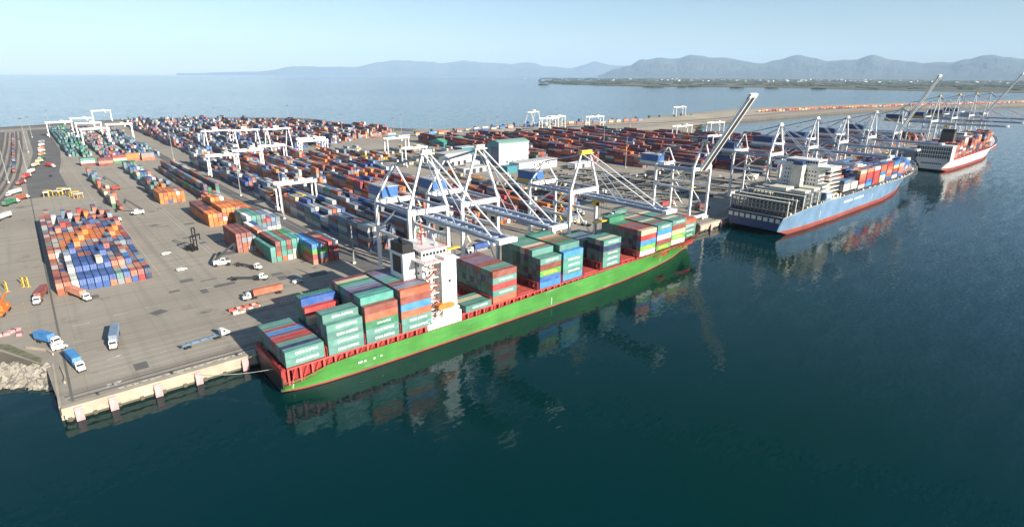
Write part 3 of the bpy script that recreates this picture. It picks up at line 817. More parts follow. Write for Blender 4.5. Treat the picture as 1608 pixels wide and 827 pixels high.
for b in range(11):
    x0 = 150+29.0*b
    ya = 740+b*2 if b < 6 else 770+(b-6)*18
    yb = (1330, 1330, 1320, 1300, 1290, 1270, 1230, 1190, 1150, 1090, 980)[b]
    mx = [mixB, mixC, mixC, mixB, mixB, mixB, mixD, mixD, mixB, mixD, mixD][b]+['white', 'white', 'grey', 'navy', 'navy', 'steel', 'grey', 'cream', 'navy']
    add_block(x0, ya, G, 6, max(1, int((yb-ya)/12.9)), hn(30+b, 1, 5, .3), (lambda mx: lambda i, j, k, h: random.choice(mx))(mx), px=2.95, py=12.9, turned=True, indiv=False)
for b in range(15):
    x0 = 425+29.5*b
    ya = max(262, 460-(x0-421)*1.66); 
    ya = 458-(b)*49 if b < 4 else 262
    yb = 705-6*b if b < 11 else 640-70*(b-10)
    if x0 > 850: yb = min(yb, 372)
    if ya < yb-14:
        add_block(x0, ya+6, G, 6, int((yb-ya)/12.9), hn(50+b, 2, 5, .3), lambda i, j, k, h: random.choice(mixE), px=2.95, py=12.9, turned=True, indiv=False)
add_block(870, 270, G, 6, 6, hn(90, 2, 4), lambda i, j, k, h: random.choice(mixE), px=3, py=12.9, turned=True, indiv=False)
for b in range(5):
    add_block(905+b*30, 268, G, 6, 7, hn(91+b, 1, 4), lambda i, j, k, h: random.choice(mixE), px=3, py=12.9, turned=True, indiv=False)
# railcar loads along the seaward side
def chain(pts, cols, gap=14.5, h=1, skip=.1, z=G+1.2):
    for (ax, ay), (bx, by) in zip(pts, pts[1:]):
        L = math.hypot(bx-ax, by-ay); k = int(L/gap); a = math.atan2(by-ay, bx-ax)
        for i in range(k):
            if random.random() < skip: continue
            t = (i+.5)/k
            for kk in range(h):
                SPEC.append(dict(x=ax+(bx-ax)*t, y=ay+(by-ay)*t, z=z+kk*2.65, L=12.19, t=a, c=random.choice(cols), a=0, near=False, letters=False, lab=None))
chain([(355, 905), (400, 800), (480, 770), (600, 790), (700, 795), (860, 772), (1000, 752)], ['white', 'cream', 'salmon', 'rust', 'white', 'grey', 'blue', 'sky'], 19, 2, .15)
chain([(380, 930), (440, 815), (520, 790), (640, 808), (820, 800)], ['white', 'cream', 'salmon', 'rust', 'steel', 'blue'], 22, 1, .25)
chain([(1500, 752), (1776, 718), (2114, 648), (2834, 452), (3400, 290)], ['rust', 'salmon', 'orange', 'brown', 'rust', 'cream', 'maroon'], 15, 2, .05)
chain([(1500, 766), (1776, 734), (2114, 664)], ['white', 'cream', 'salmon', 'rust'], 26, 1, .3)

chain([(-47, 560), (-44, 720), (-40, 1180)], ['rust', 'orange', 'brown', 'white', 'salmon'], 14, 1, .3)
chain([(-38, 600), (-33, 1180)], ['white', 'grey', 'navy', 'brown', 'rust'], 14, 1, .35)
chain([(-56, 640), (-52, 1150)], ['white', 'rust', 'orange', 'grey'], 15, 2, .35)
chain([(-12, 700), (-9, 1180)], ['navy', 'brown', 'grey', 'maroon', 'steel'], 15, 1, .25)
# --- cargo on the blue ship and the white ship
mixF = palette([('navy', 5), ('blue', 4), ('maroon', 1), ('rust', 3), ('white', 2), ('sky', 2), ('grey', 1), ('salmon', 1), ('steel', 2)])
mixG = palette([('rust', 5), ('salmon', 1), ('brown', 7), ('white', 2), ('grey', 2), ('maroon', 6), ('blue', 2), ('navy', 4)])
def far_ship_bay(x, y0, z, rows, h, mix, near=None):
    add_block(x, y0, z, 1, rows, h, lambda i, j, k, hh: (random.choice(near) if near and j == 0 else random.choice(mix)), py=2.55, indiv=False)
for n_, x in enumerate((438, 451.5, 466, 480, 494, 508, 522, 536, 550, 564, 578, 592)):
    rows = 14 if x < 560 else 14-int((x-550)/12)*2
    hb = 3 if n_ < 2 else 5 if x < 560 else 4
    far_ship_bay(x, 150.8+(14-rows)*1.27, 16.8 if n_ > 1 else 18, rows, (lambda hb: lambda i, j: hb-(j % 5 == 3)-(random.random() < .2))(hb), mixF, ['sky', 'white', 'rust', 'salmon', 'blue', 'red', 'cream'] if n_ > 1 else ['sky', 'white', 'steel', 'rust'])
for n_, x in enumerate((755, 769, 783, 800, 814, 828, 842, 856, 870, 884, 898, 912, 926)):
    rows = 11 if x < 900 else 11-int((x-890)/10)*2
    far_ship_bay(x, 159.3+(11-rows)*1.27, 13.0+(x-750)*.02, rows, (lambda n_: lambda i, j: 6-(random.random() < .3)-(j == 0 and n_ % 4 == 3)*3)(n_), mixG, ['rust', 'salmon', 'white', 'rust', 'brown', 'maroon', 'navy', 'brown', 'grey'])

# --- the 290 that show largest become objects, the rest one mass
cand = sorted([s for s in SPEC if s['lab'] and s['a'] > 0], key=lambda s: -s['a'])
single = cand[:290]
ids = set(id(s) for s in single)
def cangle(s): return s['t'] if isinstance(s['t'], float) else (math.pi/2 if s['t'] else 0.0)
seen_lab = set()
for s in single:
    o = bpy.data.objects.new('shipping_container', container_mesh(s['c'], s['L'])); COL.objects.link(o)
    o.location = (s['x'], s['y'], s['z']+.01); o.rotation_euler = (0, 0, cangle(s))
    lab = WORD[s['c']]+' container '+s['lab']
    tag(o, lab, 'container', 'containers stacked on the green ship' if s['letters'] else 'containers stacked in the near yard')
    if s['letters'] and s['near']:
        if s['c'] in ('teal', 'teal2'): add_letters(o, 'CHINA SHIPPING', 7.2, .95, M['letter'], (.6, -1.225, 1.35))
        elif s['c'] == 'green': add_letters(o, 'CHINA SHIPPING', 5.2, .8, M['letter'], (.6, -1.225, 1.35))
        elif s['c'] == 'lime': add_letters(o, 'CAPITAL', 8.2, 1.3, M['letteryellow'], (0, -1.225, 1.3))
rest = MB()
for s in SPEC:
    if id(s) in ids: continue
    c = CC[s['c']]; f = random.uniform(.78, 1.15); c = tuple(x*f for x in c)
    rest.rbox(s['x'], s['y'], s['z']+.01, s['L'], CW, CHT, cangle(s), 0, c)
o = rest.build('container_yard_stacks', M['box'])
tag(o, 'mass of mixed colour containers stacked across the terminal and on the two farther ships', 'containers', None, 'stuff')
print('containers', len(SPEC), 'single', len(single))

# ------------------------------------------------------------------ ships
def lerp_tab(tab, x):
    for a, b in zip(tab, tab[1:]):
        if a[0] <= x <= b[0]:
            t = (x-a[0])/(b[0]-a[0]); return [p+(q_-p)*t for p, q_ in zip(a[1:], b[1:])]
    return list(tab[0][1:]) if x < tab[0][0] else list(tab[-1][1:])

def hull(name_parent, st, cy, boot, mats, mat_transom, nx=70, bulwark=1.1, rake=0.0, deckmat=None):
    """st: x, half breadth at deck, half breadth at waterline, deck height, lowest z of the shell"""
    X0, X1 = st[0][0], st[-1][0]
    lv = 9
    def ring(x):
        hd, hw, zd, zb = lerp_tab(st, x)
        zs = [zb, max(zb, 0.0)+.001, max(boot, zb+.002)+.0]
        zs = [zb] + [max(zb+.001*k, v) for k, v in ((1, 0.02), (2, boot))]
        for k in range(1, lv-2): zs.append(zs[2]+(zd-zs[2])*k/(lv-3))
        out = []
        for z in zs:
            s = max(0, min(1, z/zd)); h = hw+(hd-hw)*s**1.7
            if z < 0: h = hw*(1+0.12*z)
            out.append((x+rake*max(0, (x-(X1-30))/30)*(s-1)*1.0, h, z))
        return out
    V = []; F = []; Mi = []
    xs = [X0+(X1-X0)*i/nx for i in range(nx+1)]
    rings_ = [ring(x) for x in xs]; m_ = len(rings_[0])
    for rg in rings_:
        for x, h, z in rg: V.append((x, cy-h, z))
        for x, h, z in rg: V.append((x, cy+h, z))
    for i in range(nx):
        a, b = i*2*m_, (i+1)*2*m_
        for k in range(m_-1):
            F.append((a+k, b+k, b+k+1, a+k+1)); Mi.append(1 if k < 2 else 0)
            F.append((a+m_+k, a+m_+k+1, b+m_+k+1, b+m_+k)); Mi.append(1 if k < 2 else 0)
    for k in range(m_-1): F.append((k, k+1, m_+k+1, m_+k)); Mi.append(2)
    mb = MB(); mb.v = V; mb.f = F; mb.m = Mi; mb.c = [None]*len(F)
    hl = mb.build('hull', mats+[mat_transom], name_parent)
    for p_ in hl.data.polygons: p_.use_smooth = p_.material_index < 2
    dk = MB(); D = []
    for i, x in enumerate(xs):
        hd, hw, zd, zb = lerp_tab(st, x); D += [(x+.02, cy-max(hd-.12, .02), zd-bulwark), (x+.02, cy+max(hd-.12, .02), zd-bulwark)]
    dk.faces(D, [(2*i, 2*i+2, 2*i+3, 2*i+1) for i in range(nx)])
    dk.build('deck', deckmat or M['red'], name_parent)
    rl = MB()                                                # bulwark cap
    for i in range(nx):
        for s in (-1, 1):
            h0, h1 = lerp_tab(st, xs[i]), lerp_tab(st, xs[i+1])
            rl.beam((xs[i], cy+s*(h0[0]-.05), h0[2]+.04), (xs[i+1], cy+s*(h1[0]-.05), h1[2]+.04), .22, .1)
    rl.build('bulwark_cap', mats[1] if deckmat is None else deckmat, name_parent)

def lashing_bridge(parent, x, y0, y1, z0, z1, mat, n=11, w=1.0):
    mb = MB()
    for i in range(n):
        y = y0+(y1-y0)*i/(n-1)
        for dx in (-w/2, w/2): mb.box(x+dx-.12, y-.12, z0, x+dx+.12, y+.12, z1)
    mb.box(x-w/2-.1, y0, z1-.25, x+w/2+.1, y1, z1)
    mb.box(x-w/2-.1, y0, (z0+z1)/2, x+w/2+.1, y1, (z0+z1)/2+.15)
    return mb.build('lashing_bridge', mat, parent)

def rail_line(mb, pts, h=1.05, step=1.6, t=.06, mi=0):
    for a, b in zip(pts, pts[1:]):
        a, b = Vector(a), Vector(b); L = (b-a).length; k = max(1, int(L/step))
        for z in (h, h*.5): mb.beam(a+Vector((0, 0, z)), b+Vector((0, 0, z)), t, t, mi)
        for i in range(k+1):
            p_ = a.lerp(b, i/k); mb.beam(p_, p_+Vector((0, 0, h)), t, t, mi)

def windows_x(mb, x0, x1, y, z0, z1, n, fill=.7):
    w = (x1-x0)/n
    for i in range(n): mb.box(x0+w*(i+.5-fill/2), y-.03, z0, x0+w*(i+.5+fill/2), y+.03, z1)
def windows_y(mb, y0, y1, x, z0, z1, n, fill=.7):
    w = (y1-y0)/n
    for i in range(n): mb.box(x-.03, y0+w*(i+.5-fill/2), z0, x+.03, y0+w*(i+.5+fill/2), z1)

# ===== the green ship
CY = 175.1
g1 = empty('container_ship', (0, 0, 0), 0, 'green hulled container ship with red deck moored nearest along the quay', 'ship')
ST1 = [(46.0, 12.6, 9.6, 4.6, 0.5), (53, 13.15, 11.4, 4.9, -0.2), (60, 13.3, 12.5, 6.5, -1.5), (70, 13.4, 13.1, 7.1, -1.5), (90, 13.5, 13.4, 7.0, -1.5), (120, 13.5, 13.5, 7.0, -1.5), (150, 13.5, 13.5, 7.9, -1.5), (190, 13.5, 13.4, 8.7, -1.5),
       (210, 13.5, 12.6, 9.1, -1.5), (230, 13.5, 10.8, 9.6, -1.5), (245, 13.4, 8.6, 10.1, -1.5), (258, 13.0, 6.2, 10.6, -1.5), (268, 12.0, 4.0, 11.2, -1.5), (277, 9.9, 2.0, 12.0, -1.5), (284, 6.8, .6, 12.8, -1.5), (289, 3.2, .1, 13.4, -1.5), (291, .15, .02, 13.6, -1.5)]
hull(g1, ST1, CY, 0.7, [M['green'], M['boot']], M['black'], rake=9.0)  # black transom: shade on the stern face put into its colour
cm = MB()
cm.box(49.5, 163.6, 4.2, 98.0, 186.4, 8.7)
cm.box(113.5, 163.6, 5, 206, 186.4, 8.9)
cm.box(206.1, 163.6, 6, 246, 186.4, 9.6)
cm.box(246.1, 165.2, 7, 272, 184.8, 10.6)
cm.build('hatch_coaming', M['red'], g1)
for x0, x1, z in ((141.0, 152.6, 9.3), (180.0, 192.2, 9.4), (206.8, 219.8, 9.9)):
    for k in range(3): MB().box(x0, 164+k*7.5, z-.7, x1, 171.2+k*7.5, z).build('hatch_cover', M['redlight'], g1)
ps = MB()                                                     # stanchions that carry the outer rows
for i in range(58):
    x = 48+i*3.8
    if 98 < x < 114: continue
    zd = lerp_tab(ST1, x)[2]; top = 9.1 if x < 206 else 9.9
    if x > 250: continue
    for s in (-1, 1):
        ps.box(x-.3, CY+s*12.4-.45, zd-1.1, x+.3, CY+s*12.4+.45, top)
        ps.beam((x+.6, CY+s*12.9, zd-1), (x+2.6, CY+s*12.2, top-.2), .22)
ps.box(48, CY-12.9, 8.7, 98, CY-11.8, 9.15); ps.box(113.6, CY-12.9, 8.9, 246, CY-11.8, 9.3)
ps.build('deck_stanchion', M['redlight'], g1)
for x, z in ((60.4, 12.6), (73.6, 13.2), (87.0, 13.2), (127.4, 12.6), (141.2, 12.6), (152.6, 12.6), (166.4, 13), (180.6, 13.2), (192.2, 13.0), (206.4, 13.2), (219.8, 13.2), (233.2, 13.4), (246.3, 13.6), (259.5, 13.8)):
    yy = 12.6 if x < 240 else 12.0
    lashing_bridge(g1, x, CY-yy, CY+yy, 7.2, z, M['red'], w=.7)
# stern: red bulwark on the transom, mooring deck openings
MB().box(45.88, CY-12.6, 2.6, 46.3, CY+12.6, 6.8).build('stern_shade_plate', M['black'], g1)  # black plate added to carry the transom's shade higher up
sb = MB(); sb.box(45.9, CY-12.6, 6.81, 46.3, CY+12.6, 8.6)
for k in range(9): sb.box(46.3, CY-12.3+k*3.0, 4.6, 47.3, CY-11.9+k*3.0, 9.4)
sb.box(45.95, CY-12.6, 8.6, 47.4, CY+12.6, 9.1)
rail_line(sb, [(46.2, CY+12.6, 9.1), (46.2, CY-12.6, 9.1)])
sb.build('stern_bulwark', M['red'], g1)
# deckhouse
dh = MB()
dh.box(99.6, 166.6, 8, 105.2, 185.6, 31.5); dh.box(105.2, 162.6, 8, 111.6, 187.4, 31.9)
dh.box(98.4, 163.0, 8, 99.6, 187, 14.0)
dh.box(97.8, 161.9, 31.9, 112.6, 188.2, 32.3)
for k in range(7): dh.box(99.5, 164.1, 10.6+k*3.0, 105.2, 166.6, 10.85+k*3.0)
hs = dh.build('deckhouse', M['white'], g1)
br_ = MB(); br_.box(100.2, 167.5, 32.3, 110.8, 183.5, 35.0); br_.box(99.8, 167.1, 35.0, 111.4, 183.9, 35.3)
br_.box(105.8, 161.6, 32.3, 110.8, 167.5, 33.4); br_.box(105.8, 183.5, 32.3, 110.8, 188.6, 33.4)
brg = br_.build('bridge', M['white'], g1)
wn = MB(); windows_x(wn, 100.4, 110.6, 167.47, 33.3, 34.4, 7, .8); windows_y(wn, 168, 183, 110.83, 33.3, 34.4, 10, .8); windows_y(wn, 168, 183, 100.17, 33.3, 34.4, 10, .8)
wn.build('window', M['glass'], brg)
wn = MB()
for k in range(7):
    z = 11.4+k*3.0
    windows_y(wn, 168, 185, 99.57, z, z+1.0, 7, .38); windows_x(wn, 100, 105, 166.57, z, z+1.2, 3, .35)
    if k in (1, 4): windows_x(wn, 107.4, 109.6, 162.57, z, z+.9, 1, .5)
    windows_y(wn, 164, 186, 111.63, z, z+1.0, 9, .4)
wn.build('window', M['glass'], hs)
stp = MB()
for k in range(7):
    z = 10.85+k*3.0; a, b = (99.9, 104.6) if k % 2 else (104.6, 99.9)
    for y in (163.9, 164.6): stp.beam((a, y, z), (b, y, z+3.0), .14, .3)
    for s_ in range(8):
        t = (s_+.5)/8; stp.box(a+(b-a)*t-.2, 163.9, z+3*t, a+(b-a)*t+.2, 164.6, z+3*t+.06)
    rail_line(stp, [(99.5, 164.05, z), (105.2, 164.05, z)], 1.05, 1.2, .05)
stp.build('stairs', M['boot'], hs)
rw = MB()
rail_line(rw, [(97.9, 188.1, 32.3), (97.9, 162, 32.3), (105.6, 162, 32.3)]); rail_line(rw, [(100, 183.7, 35.3), (100, 167.3, 35.3), (111.2, 167.3, 35.3), (111.2, 183.7, 35.3)])
rw.build('railing', M['redlight'], brg)
fn = MB(); fn.box(94.3, 170.5, 8, 99.2, 180.0, 34.6); fn.box(94.6, 170.9, 34.6, 99.0, 179.6, 38.0, 1); fn.tube((96, 173, 38), (96, 173, 39.3), .5, mi=1); fn.tube((96.5, 175, 38), (96.5, 175, 39.6), .6, mi=1); fn.tube((97, 177, 38), (97, 177, 39.2), .45, mi=1)
fn.box(94.25, 172, 27, 94.31, 178, 33.5, 1)
fn.build('funnel', [M['white'], M['black']], g1)
ms = MB(); ms.tube((105, 175, 35.3), (105, 175, 44), .35, .18); ms.beam((105, 171.5, 39.5), (105, 178.5, 39.5), .22); ms.beam((105, 173, 42), (105, 177, 42), .18); ms.cbox(105, 172.5, 40, .6, 2.2, .3); ms.tube((103, 175, 35.3), (105, 175, 39), .12)
ms.build('radar_mast', M['redlight'], g1)
for nm, (cx, cy_) in (('satellite_dome', (108.5, 171)), ('satellite_dome', (108.5, 180))):
    d_ = MB(); 
    for k in range(4):
        d_.tube((cx, cy_, 35.3+k*.35), (cx, cy_, 35.65+k*.35), (.6, .75, .7, .45)[k], (.75, .7, .45, .1)[k], 10)
    d_.build(nm, M['white'], g1)
lb = MB()
for s in (-1, 1):
    y = CY+s*12.1
    prof = [(-3.6, .2), (-3.0, -.6), (2.8, -.6), (3.8, .3), (3.2, 1.1), (1.5, 1.7), (-2.4, 1.7), (-3.4, 1.1)]
    ll = MB().extr([(106.5+a, 14.2+b) for a, b in prof], y-1.1, y+1.1)
    ll.build('lifeboat', M['orange'], g1)
    dv = MB()
    for x in (103.6, 109.4): dv.beam((x, y-s*2.0, 11), (x, y-s*1.2, 16.8), .3); dv.beam((x, y-s*1.2, 16.8), (x, y+s*.3, 16.6), .3)
    dv.build('davit', M['white'], g1)
lo = MB()
lo.box(98.2, 162.3, 6.2, 113.2, 164.4, 10.2); lo.box(99.4, 162.0, 10.2, 112.6, 165, 10.4); lo.box(112.8, 164, 7, 114.4, 186, 10.6)
for k in range(9): lo.box(98.6+k*1.65, 162.0, 6.2, 98.9+k*1.65, 162.3, 10.2)
rail_line(lo, [(98.2, 162.1, 10.4), (113, 162.1, 10.4)])
for x in (100.2, 103.0, 111.8): lo.tube((x, 163.2, 10.4), (x, 163.2, 12.4), .5); lo.tube((x, 163.2, 12.4), (x+.5, 162.6, 12.9), .55)
lo.beam((98.5, 162.6, 10.3), (101.5, 165.4, 15.8), .25); lo.beam((101, 162.2, 10.2), (108, 162.3, 16.5), .2)
lo.build('lower_house', M['white'], g1)
bw = MB(); bw.tube((276, CY, 11), (276, CY, 22), .35, .2); bw.cbox(276, CY, 19, .4, 2.6, .2)
for dx, dy in ((278, -3.2), (278, 3.2), (272, -5), (272, 5)): bw.tube((dx, CY+dy-1, 12), (dx, CY+dy+1, 12), .8); bw.cbox(dx+1.2, CY+dy, 11.6, 1, 2.2, 1.2)
bw.box(273, CY-9, 10, 273.3, CY+9, 13.4)
bw.build('windlass', M['redlight'], g1)
dm = MB()
for x, z0 in ((49.5, 1.2), (160, 1.4), (243, 2.5)):
    for k in range(6):
        hh_ = lerp_tab(ST1, x); z = z0+k*.55; s = z/hh_[2]; h = hh_[1]+(hh_[0]-hh_[1])*s**1.7
        dm.box(x-.18, CY-h-.08, z, x+.18, CY-h-.02, z+.3)
for x, z, w in ((70.5, 3.6, 1.6), (72.6, 3.5, .8), (76, 3.4, .7), (78.6, 3.5, .7)): dm.box(x, 161.58, z, x+w, 161.7, z+.5)
dm.build('draft_marks', M['letter'], g1)
ml = MB()
for a, b in (((289, CY+1, 12.5), (303, 191.7, 5)), ((287, CY+5, 12.3), (296, 191.7, 5)), ((47, CY+8, 7.5), (36, 191.6, 5)), ((47, CY-6, 7), (22, 191.6, 5)), ((286, CY, 12.6), (318, 191.7, 5))):
    a, b = Vector(a), Vector(b); pv_ = a
    for k in range(1, 9):
        t = k/8; p_ = a.lerp(b, t)-Vector((0, 0, 1.6*math.sin(math.pi*t))); ml.beam(pv_, p_, .09, .09); pv_ = p_
ml.build('mooring_line', M['cream'], g1)

# ===== the blue ship
g2 = empty('container_ship', (0, 0, 0), 0, 'blue hulled container ship with red waterline moored behind the green ship', 'ship')
CY2 = 168.4
ST2 = [(345, 18.8, 15.5, 12.5, 3.6), (352, 19.3, 16.5, 13.2, 1.6), (362, 19.5, 17.6, 13.8, -1.5), (380, 19.5, 18.8, 14.6, -1.5), (420, 19.5, 19.5, 14.8, -1.5), (520, 19.5, 18.8, 14.6, -1.5), (560, 19.4, 14.5, 15.2, -1.5),
       (585, 18.6, 9.5, 16.6, -1.5), (605, 15.4, 5, 18.2, -1.5), (620, 9.8, 1.6, 19.8, -1.5), (630, 4, .3, 21, -1.5), (634, .2, .02, 21.4, -1.5)]
hull(g2, ST2, CY2, 3.1, [M['hullblue'], M['boot']], M['navy'], rake=14, deckmat=M['cream'])  # navy transom paints in the shade on the blue stern
cm = MB(); cm.box(430, 150.6, 12.5, 602, 186.2, 16.4); cm.box(350, 151, 11.5, 404, 186, 14.6); cm.build('hatch_coaming', M['dark'], g2)
cg = MB()                                                     # empty lashing frames and grey stacks aft
for i in range(5):
    x = 349+i*10.5
    for j in range(15):
        y = 150+j*2.6
        for dx in (0, 1.0): cg.box(x+dx-.14, y-.14, 13, x+dx+.14, y+.14, 21.2+1.4*(i > 1))
    for z in (15.5, 18.2, 21.2): cg.box(x-.2, 149.6, z, x+1.2, 187.2, z+.25)
cg.build('lashing_frame', M['slate'], g2)
cgt = MB()
for i in range(5):
    x = 349+i*10.5
    cgt.box(x-.4, 149.2, 21.3+1.4*(i > 1), x+1.4, 187.6, 21.7+1.4*(i > 1)); 
    for y in (149.6, 187): cgt.box(x-.3, y-.3, 13, x+.3, y+.3, 22.5)
cgt.build('catwalk', M['cream'], g2)
gh = MB(); gh.box(376, 152, 14, 402, 186, 23.0)
for k in range(14): gh.box(375.8, 152+k*2.5, 14, 376.0, 152.3+k*2.5, 23)
gh.box(368, 158, 14, 375, 184, 20.5)
gh.build('aft_cargo_house', M['slate'], g2)
for b_ in ((370, 172, 20.51, 375, 184, 21.6), (380, 166, 23.01, 391, 178, 24.6), (392, 153, 23.01, 401, 163, 24.6), (380, 153.5, 23.01, 388, 162, 24.2)): MB().box(*b_).build('hatch_cover', M['cream'], g2)
tb = MB()
for k in range(9): tb.box(344.9, 151.5+k*3.9, 8.8, 345.05, 154.2+k*3.9, 11.2)
tb.build('mooring_port', M['cream'], g2)
dh = MB(); dh.box(404.5, 153, 14, 415, 184.5, 26); dh.box(404.5, 156.5, 26.01, 414, 181.5, 37); dh.box(403.5, 149.2, 36, 420, 187.8, 37.6); dh.box(404.5, 158, 37.6, 418, 180, 41.2)
for k in range(8): dh.box(404, 149.6, 15+k*2.8, 423.5, 153, 15.25+k*2.8)
hs2 = dh.build('deckhouse', M['white'], g2)
wn = MB()
for k in range(7): windows_y(wn, 158, 180, 404.46, 16.4+k*2.8, 17.5+k*2.8, 11, .4); windows_x(wn, 405, 413.5, 152.96 if k < 4 else 156.46, 16.4+k*2.8, 17.6+k*2.8, 5, .4)
windows_y(wn, 158.5, 179.5, 404.46, 39, 40.4, 12, .8); windows_x(wn, 405, 417.5, 157.96, 39, 40.4, 7, .8)
wn.build('window', M['glass'], hs2)
rl = MB()
for k in range(8): rail_line(rl, [(404, 149.7, 15.25+k*2.8), (423.5, 149.7, 15.25+k*2.8)], 1.0, 2.0, .08)
for k in range(8): rl.beam((405+(k % 2)*9, 150.6, 15.2+k*2.8), (414-(k % 2)*9, 150.6, 18.0+k*2.8), .5, .12)
rl.build('railing', M['cream'], hs2)
fn = MB(); fn.box(397, 165, 23, 402.5, 172, 38); fn.box(397.3, 165.4, 38, 402.2, 171.6, 40.5, 1); fn.build('funnel', [M['cream'], M['navy']], g2)
ms = MB(); ms.tube((411, 169, 41), (411, 169, 52), .5, .25); ms.beam((411, 165, 46), (411, 173, 46), .3); ms.beam((411, 166.5, 49), (411, 171.5, 49), .25); ms.build('radar_mast', M['cream'], g2)
cr = MB(); cr.box(404, 149.5, 14.5, 412.5, 152.6, 20.5); cr.build('lifeboat_station', M['hullblue'], g2)
lbt = MB().extr([(408+a*1.1, 17.8+b) for a, b in [(-3.6, .2), (-3.0, -.6), (2.8, -.6), (3.8, .3), (3.2, 1.1), (1.5, 1.7), (-2.4, 1.7), (-3.4, 1.1)]], 148.9, 151.1); lbt.build('lifeboat', M['white'], g2)
dkf_ = MB()
random.seed(21)
for i in range(90):
    x = random.uniform(418, 434) if i < 45 else random.uniform(352, 602)
    y = random.uniform(150.2, 168) if i < 45 else 149.9+random.random()*.8
    if x > 580: y += (x-580)*.22
    z = lerp_tab(ST2, x)[2]-1
    dkf_.rbox(x, y, z, random.uniform(.5, 2.6), random.uniform(.5, 1.4), random.uniform(.8, 4.5 if i < 45 else 2.2), 0)
dkf_.build('deck_gear', M['cream'], g2)
for i, x in enumerate(range(458, 600, 14)): lashing_bridge(g2, x+1.0, 151, 186 if x < 560 else 180, 14, 20, M['cream'], 12, .7)
lm = MB(); random.seed(12)
for k in range(16):           # ship's name, too small to read: a row of white strokes
    if k != 7: lm.box(436+k*2.3, 148.82, 9.6, 437.5+k*2.3, 148.89, 9.6+random.choice((1.3, 1.6, 1.6)))
lm.build('name_strokes', M['letter'], g2)
dm = MB()
for x in (398, 492, 560):
    hh_ = lerp_tab(ST2, x)
    for k in range(5):
        z = 5.4+k*.9; s = z/hh_[2]; h = hh_[1]+(hh_[0]-hh_[1])*s**1.7
        dm.box(x-.3, CY2-h-.1, z, x+.3, CY2-h-.02, z+.55)
dm.build('draft_marks', M['letter'], g2)
fm = MB(); fm.tube((612, CY2, 19), (612, CY2, 33), .5, .25); fm.cbox(612, CY2, 29, .5, 4, .3); fm.build('foremast', M['cream'], g2)

# ===== the white ship
g3 = empty('container_ship', (0, 0, 0), 0, 'white hulled container ship with red waterline moored farthest away', 'ship')
CY3 = 173.0
ST3 = [(731, 15, 9, 11.0, 2.0), (738, 15.6, 12, 11.2, .8), (750, 15.9, 14.5, 11.3, -1.5), (800, 16, 16, 11.5, -1.5), (880, 16, 15.4, 12.2, -1.5), (910, 16, 12, 13.2, -1.5), (935, 15.6, 8, 15.5, -1.5), (955, 13, 4.2, 18.4, -1.5), (972, 8, 1.4, 21, -1.5), (983, 3, .2, 22.8, -1.5), (987, .2, .02, 23.4, -1.5)]
hull(g3, ST3, CY3, 3.4, [M['hullwhite'], M['boot']], M['hullwhite'], rake=16, deckmat=M['white'])
cm = MB(); cm.box(748, 159, 9.5, 945, 187, 12.8); cm.build('hatch_coaming', M['red'], g3)
sf = MB(); sf.box(731.2, 157.6, 10.6, 732.2, 188.4, 26.5); sf.box(731.2, 157.6, 10.6, 746, 158.4, 26.5); sf.box(731.2, 187.6, 10.6, 746, 188.4, 26.5); sf.box(731, 157.4, 26.5, 746.4, 188.6, 27.1)
st_ = sf.build('stern_house', M['hullwhite'], g3)
so = MB()
for a in range(14):
    for b in range(3): so.box(731.1, 159+a*2.1, 13.6+b*4.1, 731.25, 160.5+a*2.1, 16.8+b*4.1)
so.build('opening', M['dark'], st_)
lm = MB()
for k in range(11): lm.box(730.7, 164+k*1.7, 7.4, 730.8, 165.2+k*1.7, 8.8)
lm.build('name_strokes', M['navy'], g3)
fn = MB(); fn.box(764, 166, 12, 772, 178, 38, 0); fn.box(764.3, 166.3, 38, 771.7, 177.7, 41.5, 1); fn.box(762, 160, 12, 775, 187, 27, 2); fn.build('funnel', [M['brownsteel'], M['black'], M['grey']], g3)
dh = MB(); dh.box(787.5, 160, 12, 798, 187, 33); dh.box(787, 157, 33, 797, 189, 33.6); dh.box(788, 162, 33.6, 796, 184, 37); hs3 = dh.build('deckhouse', M['white'], g3)
wn = MB()
for k in range(7): windows_y(wn, 161, 186, 787.46, 14+k*2.7, 15.1+k*2.7, 10, .4)
windows_y(wn, 162.5, 183.5, 787.96, 35, 36.3, 12, .8); wn.build('window', M['glass'], hs3)
ms = MB(); ms.tube((791, 173, 37), (791, 173, 47), .5, .25); ms.beam((791, 169, 42), (791, 177, 42), .3); ms.build('radar_mast', M['white'], g3)
fm = MB(); fm.tube((960, CY3, 19), (960, CY3, 32), .5, .25); fm.cbox(960, CY3, 28, .5, 4, .3); fm.build('foremast', M['white'], g3)
for i, x in enumerate((748, 762, 776, 793, 807, 821, 835, 849, 863, 877, 891, 905, 919)): lashing_bridge(g3, x, 158.6, 187.4, 11, 18, M['cream'], 11, .8)

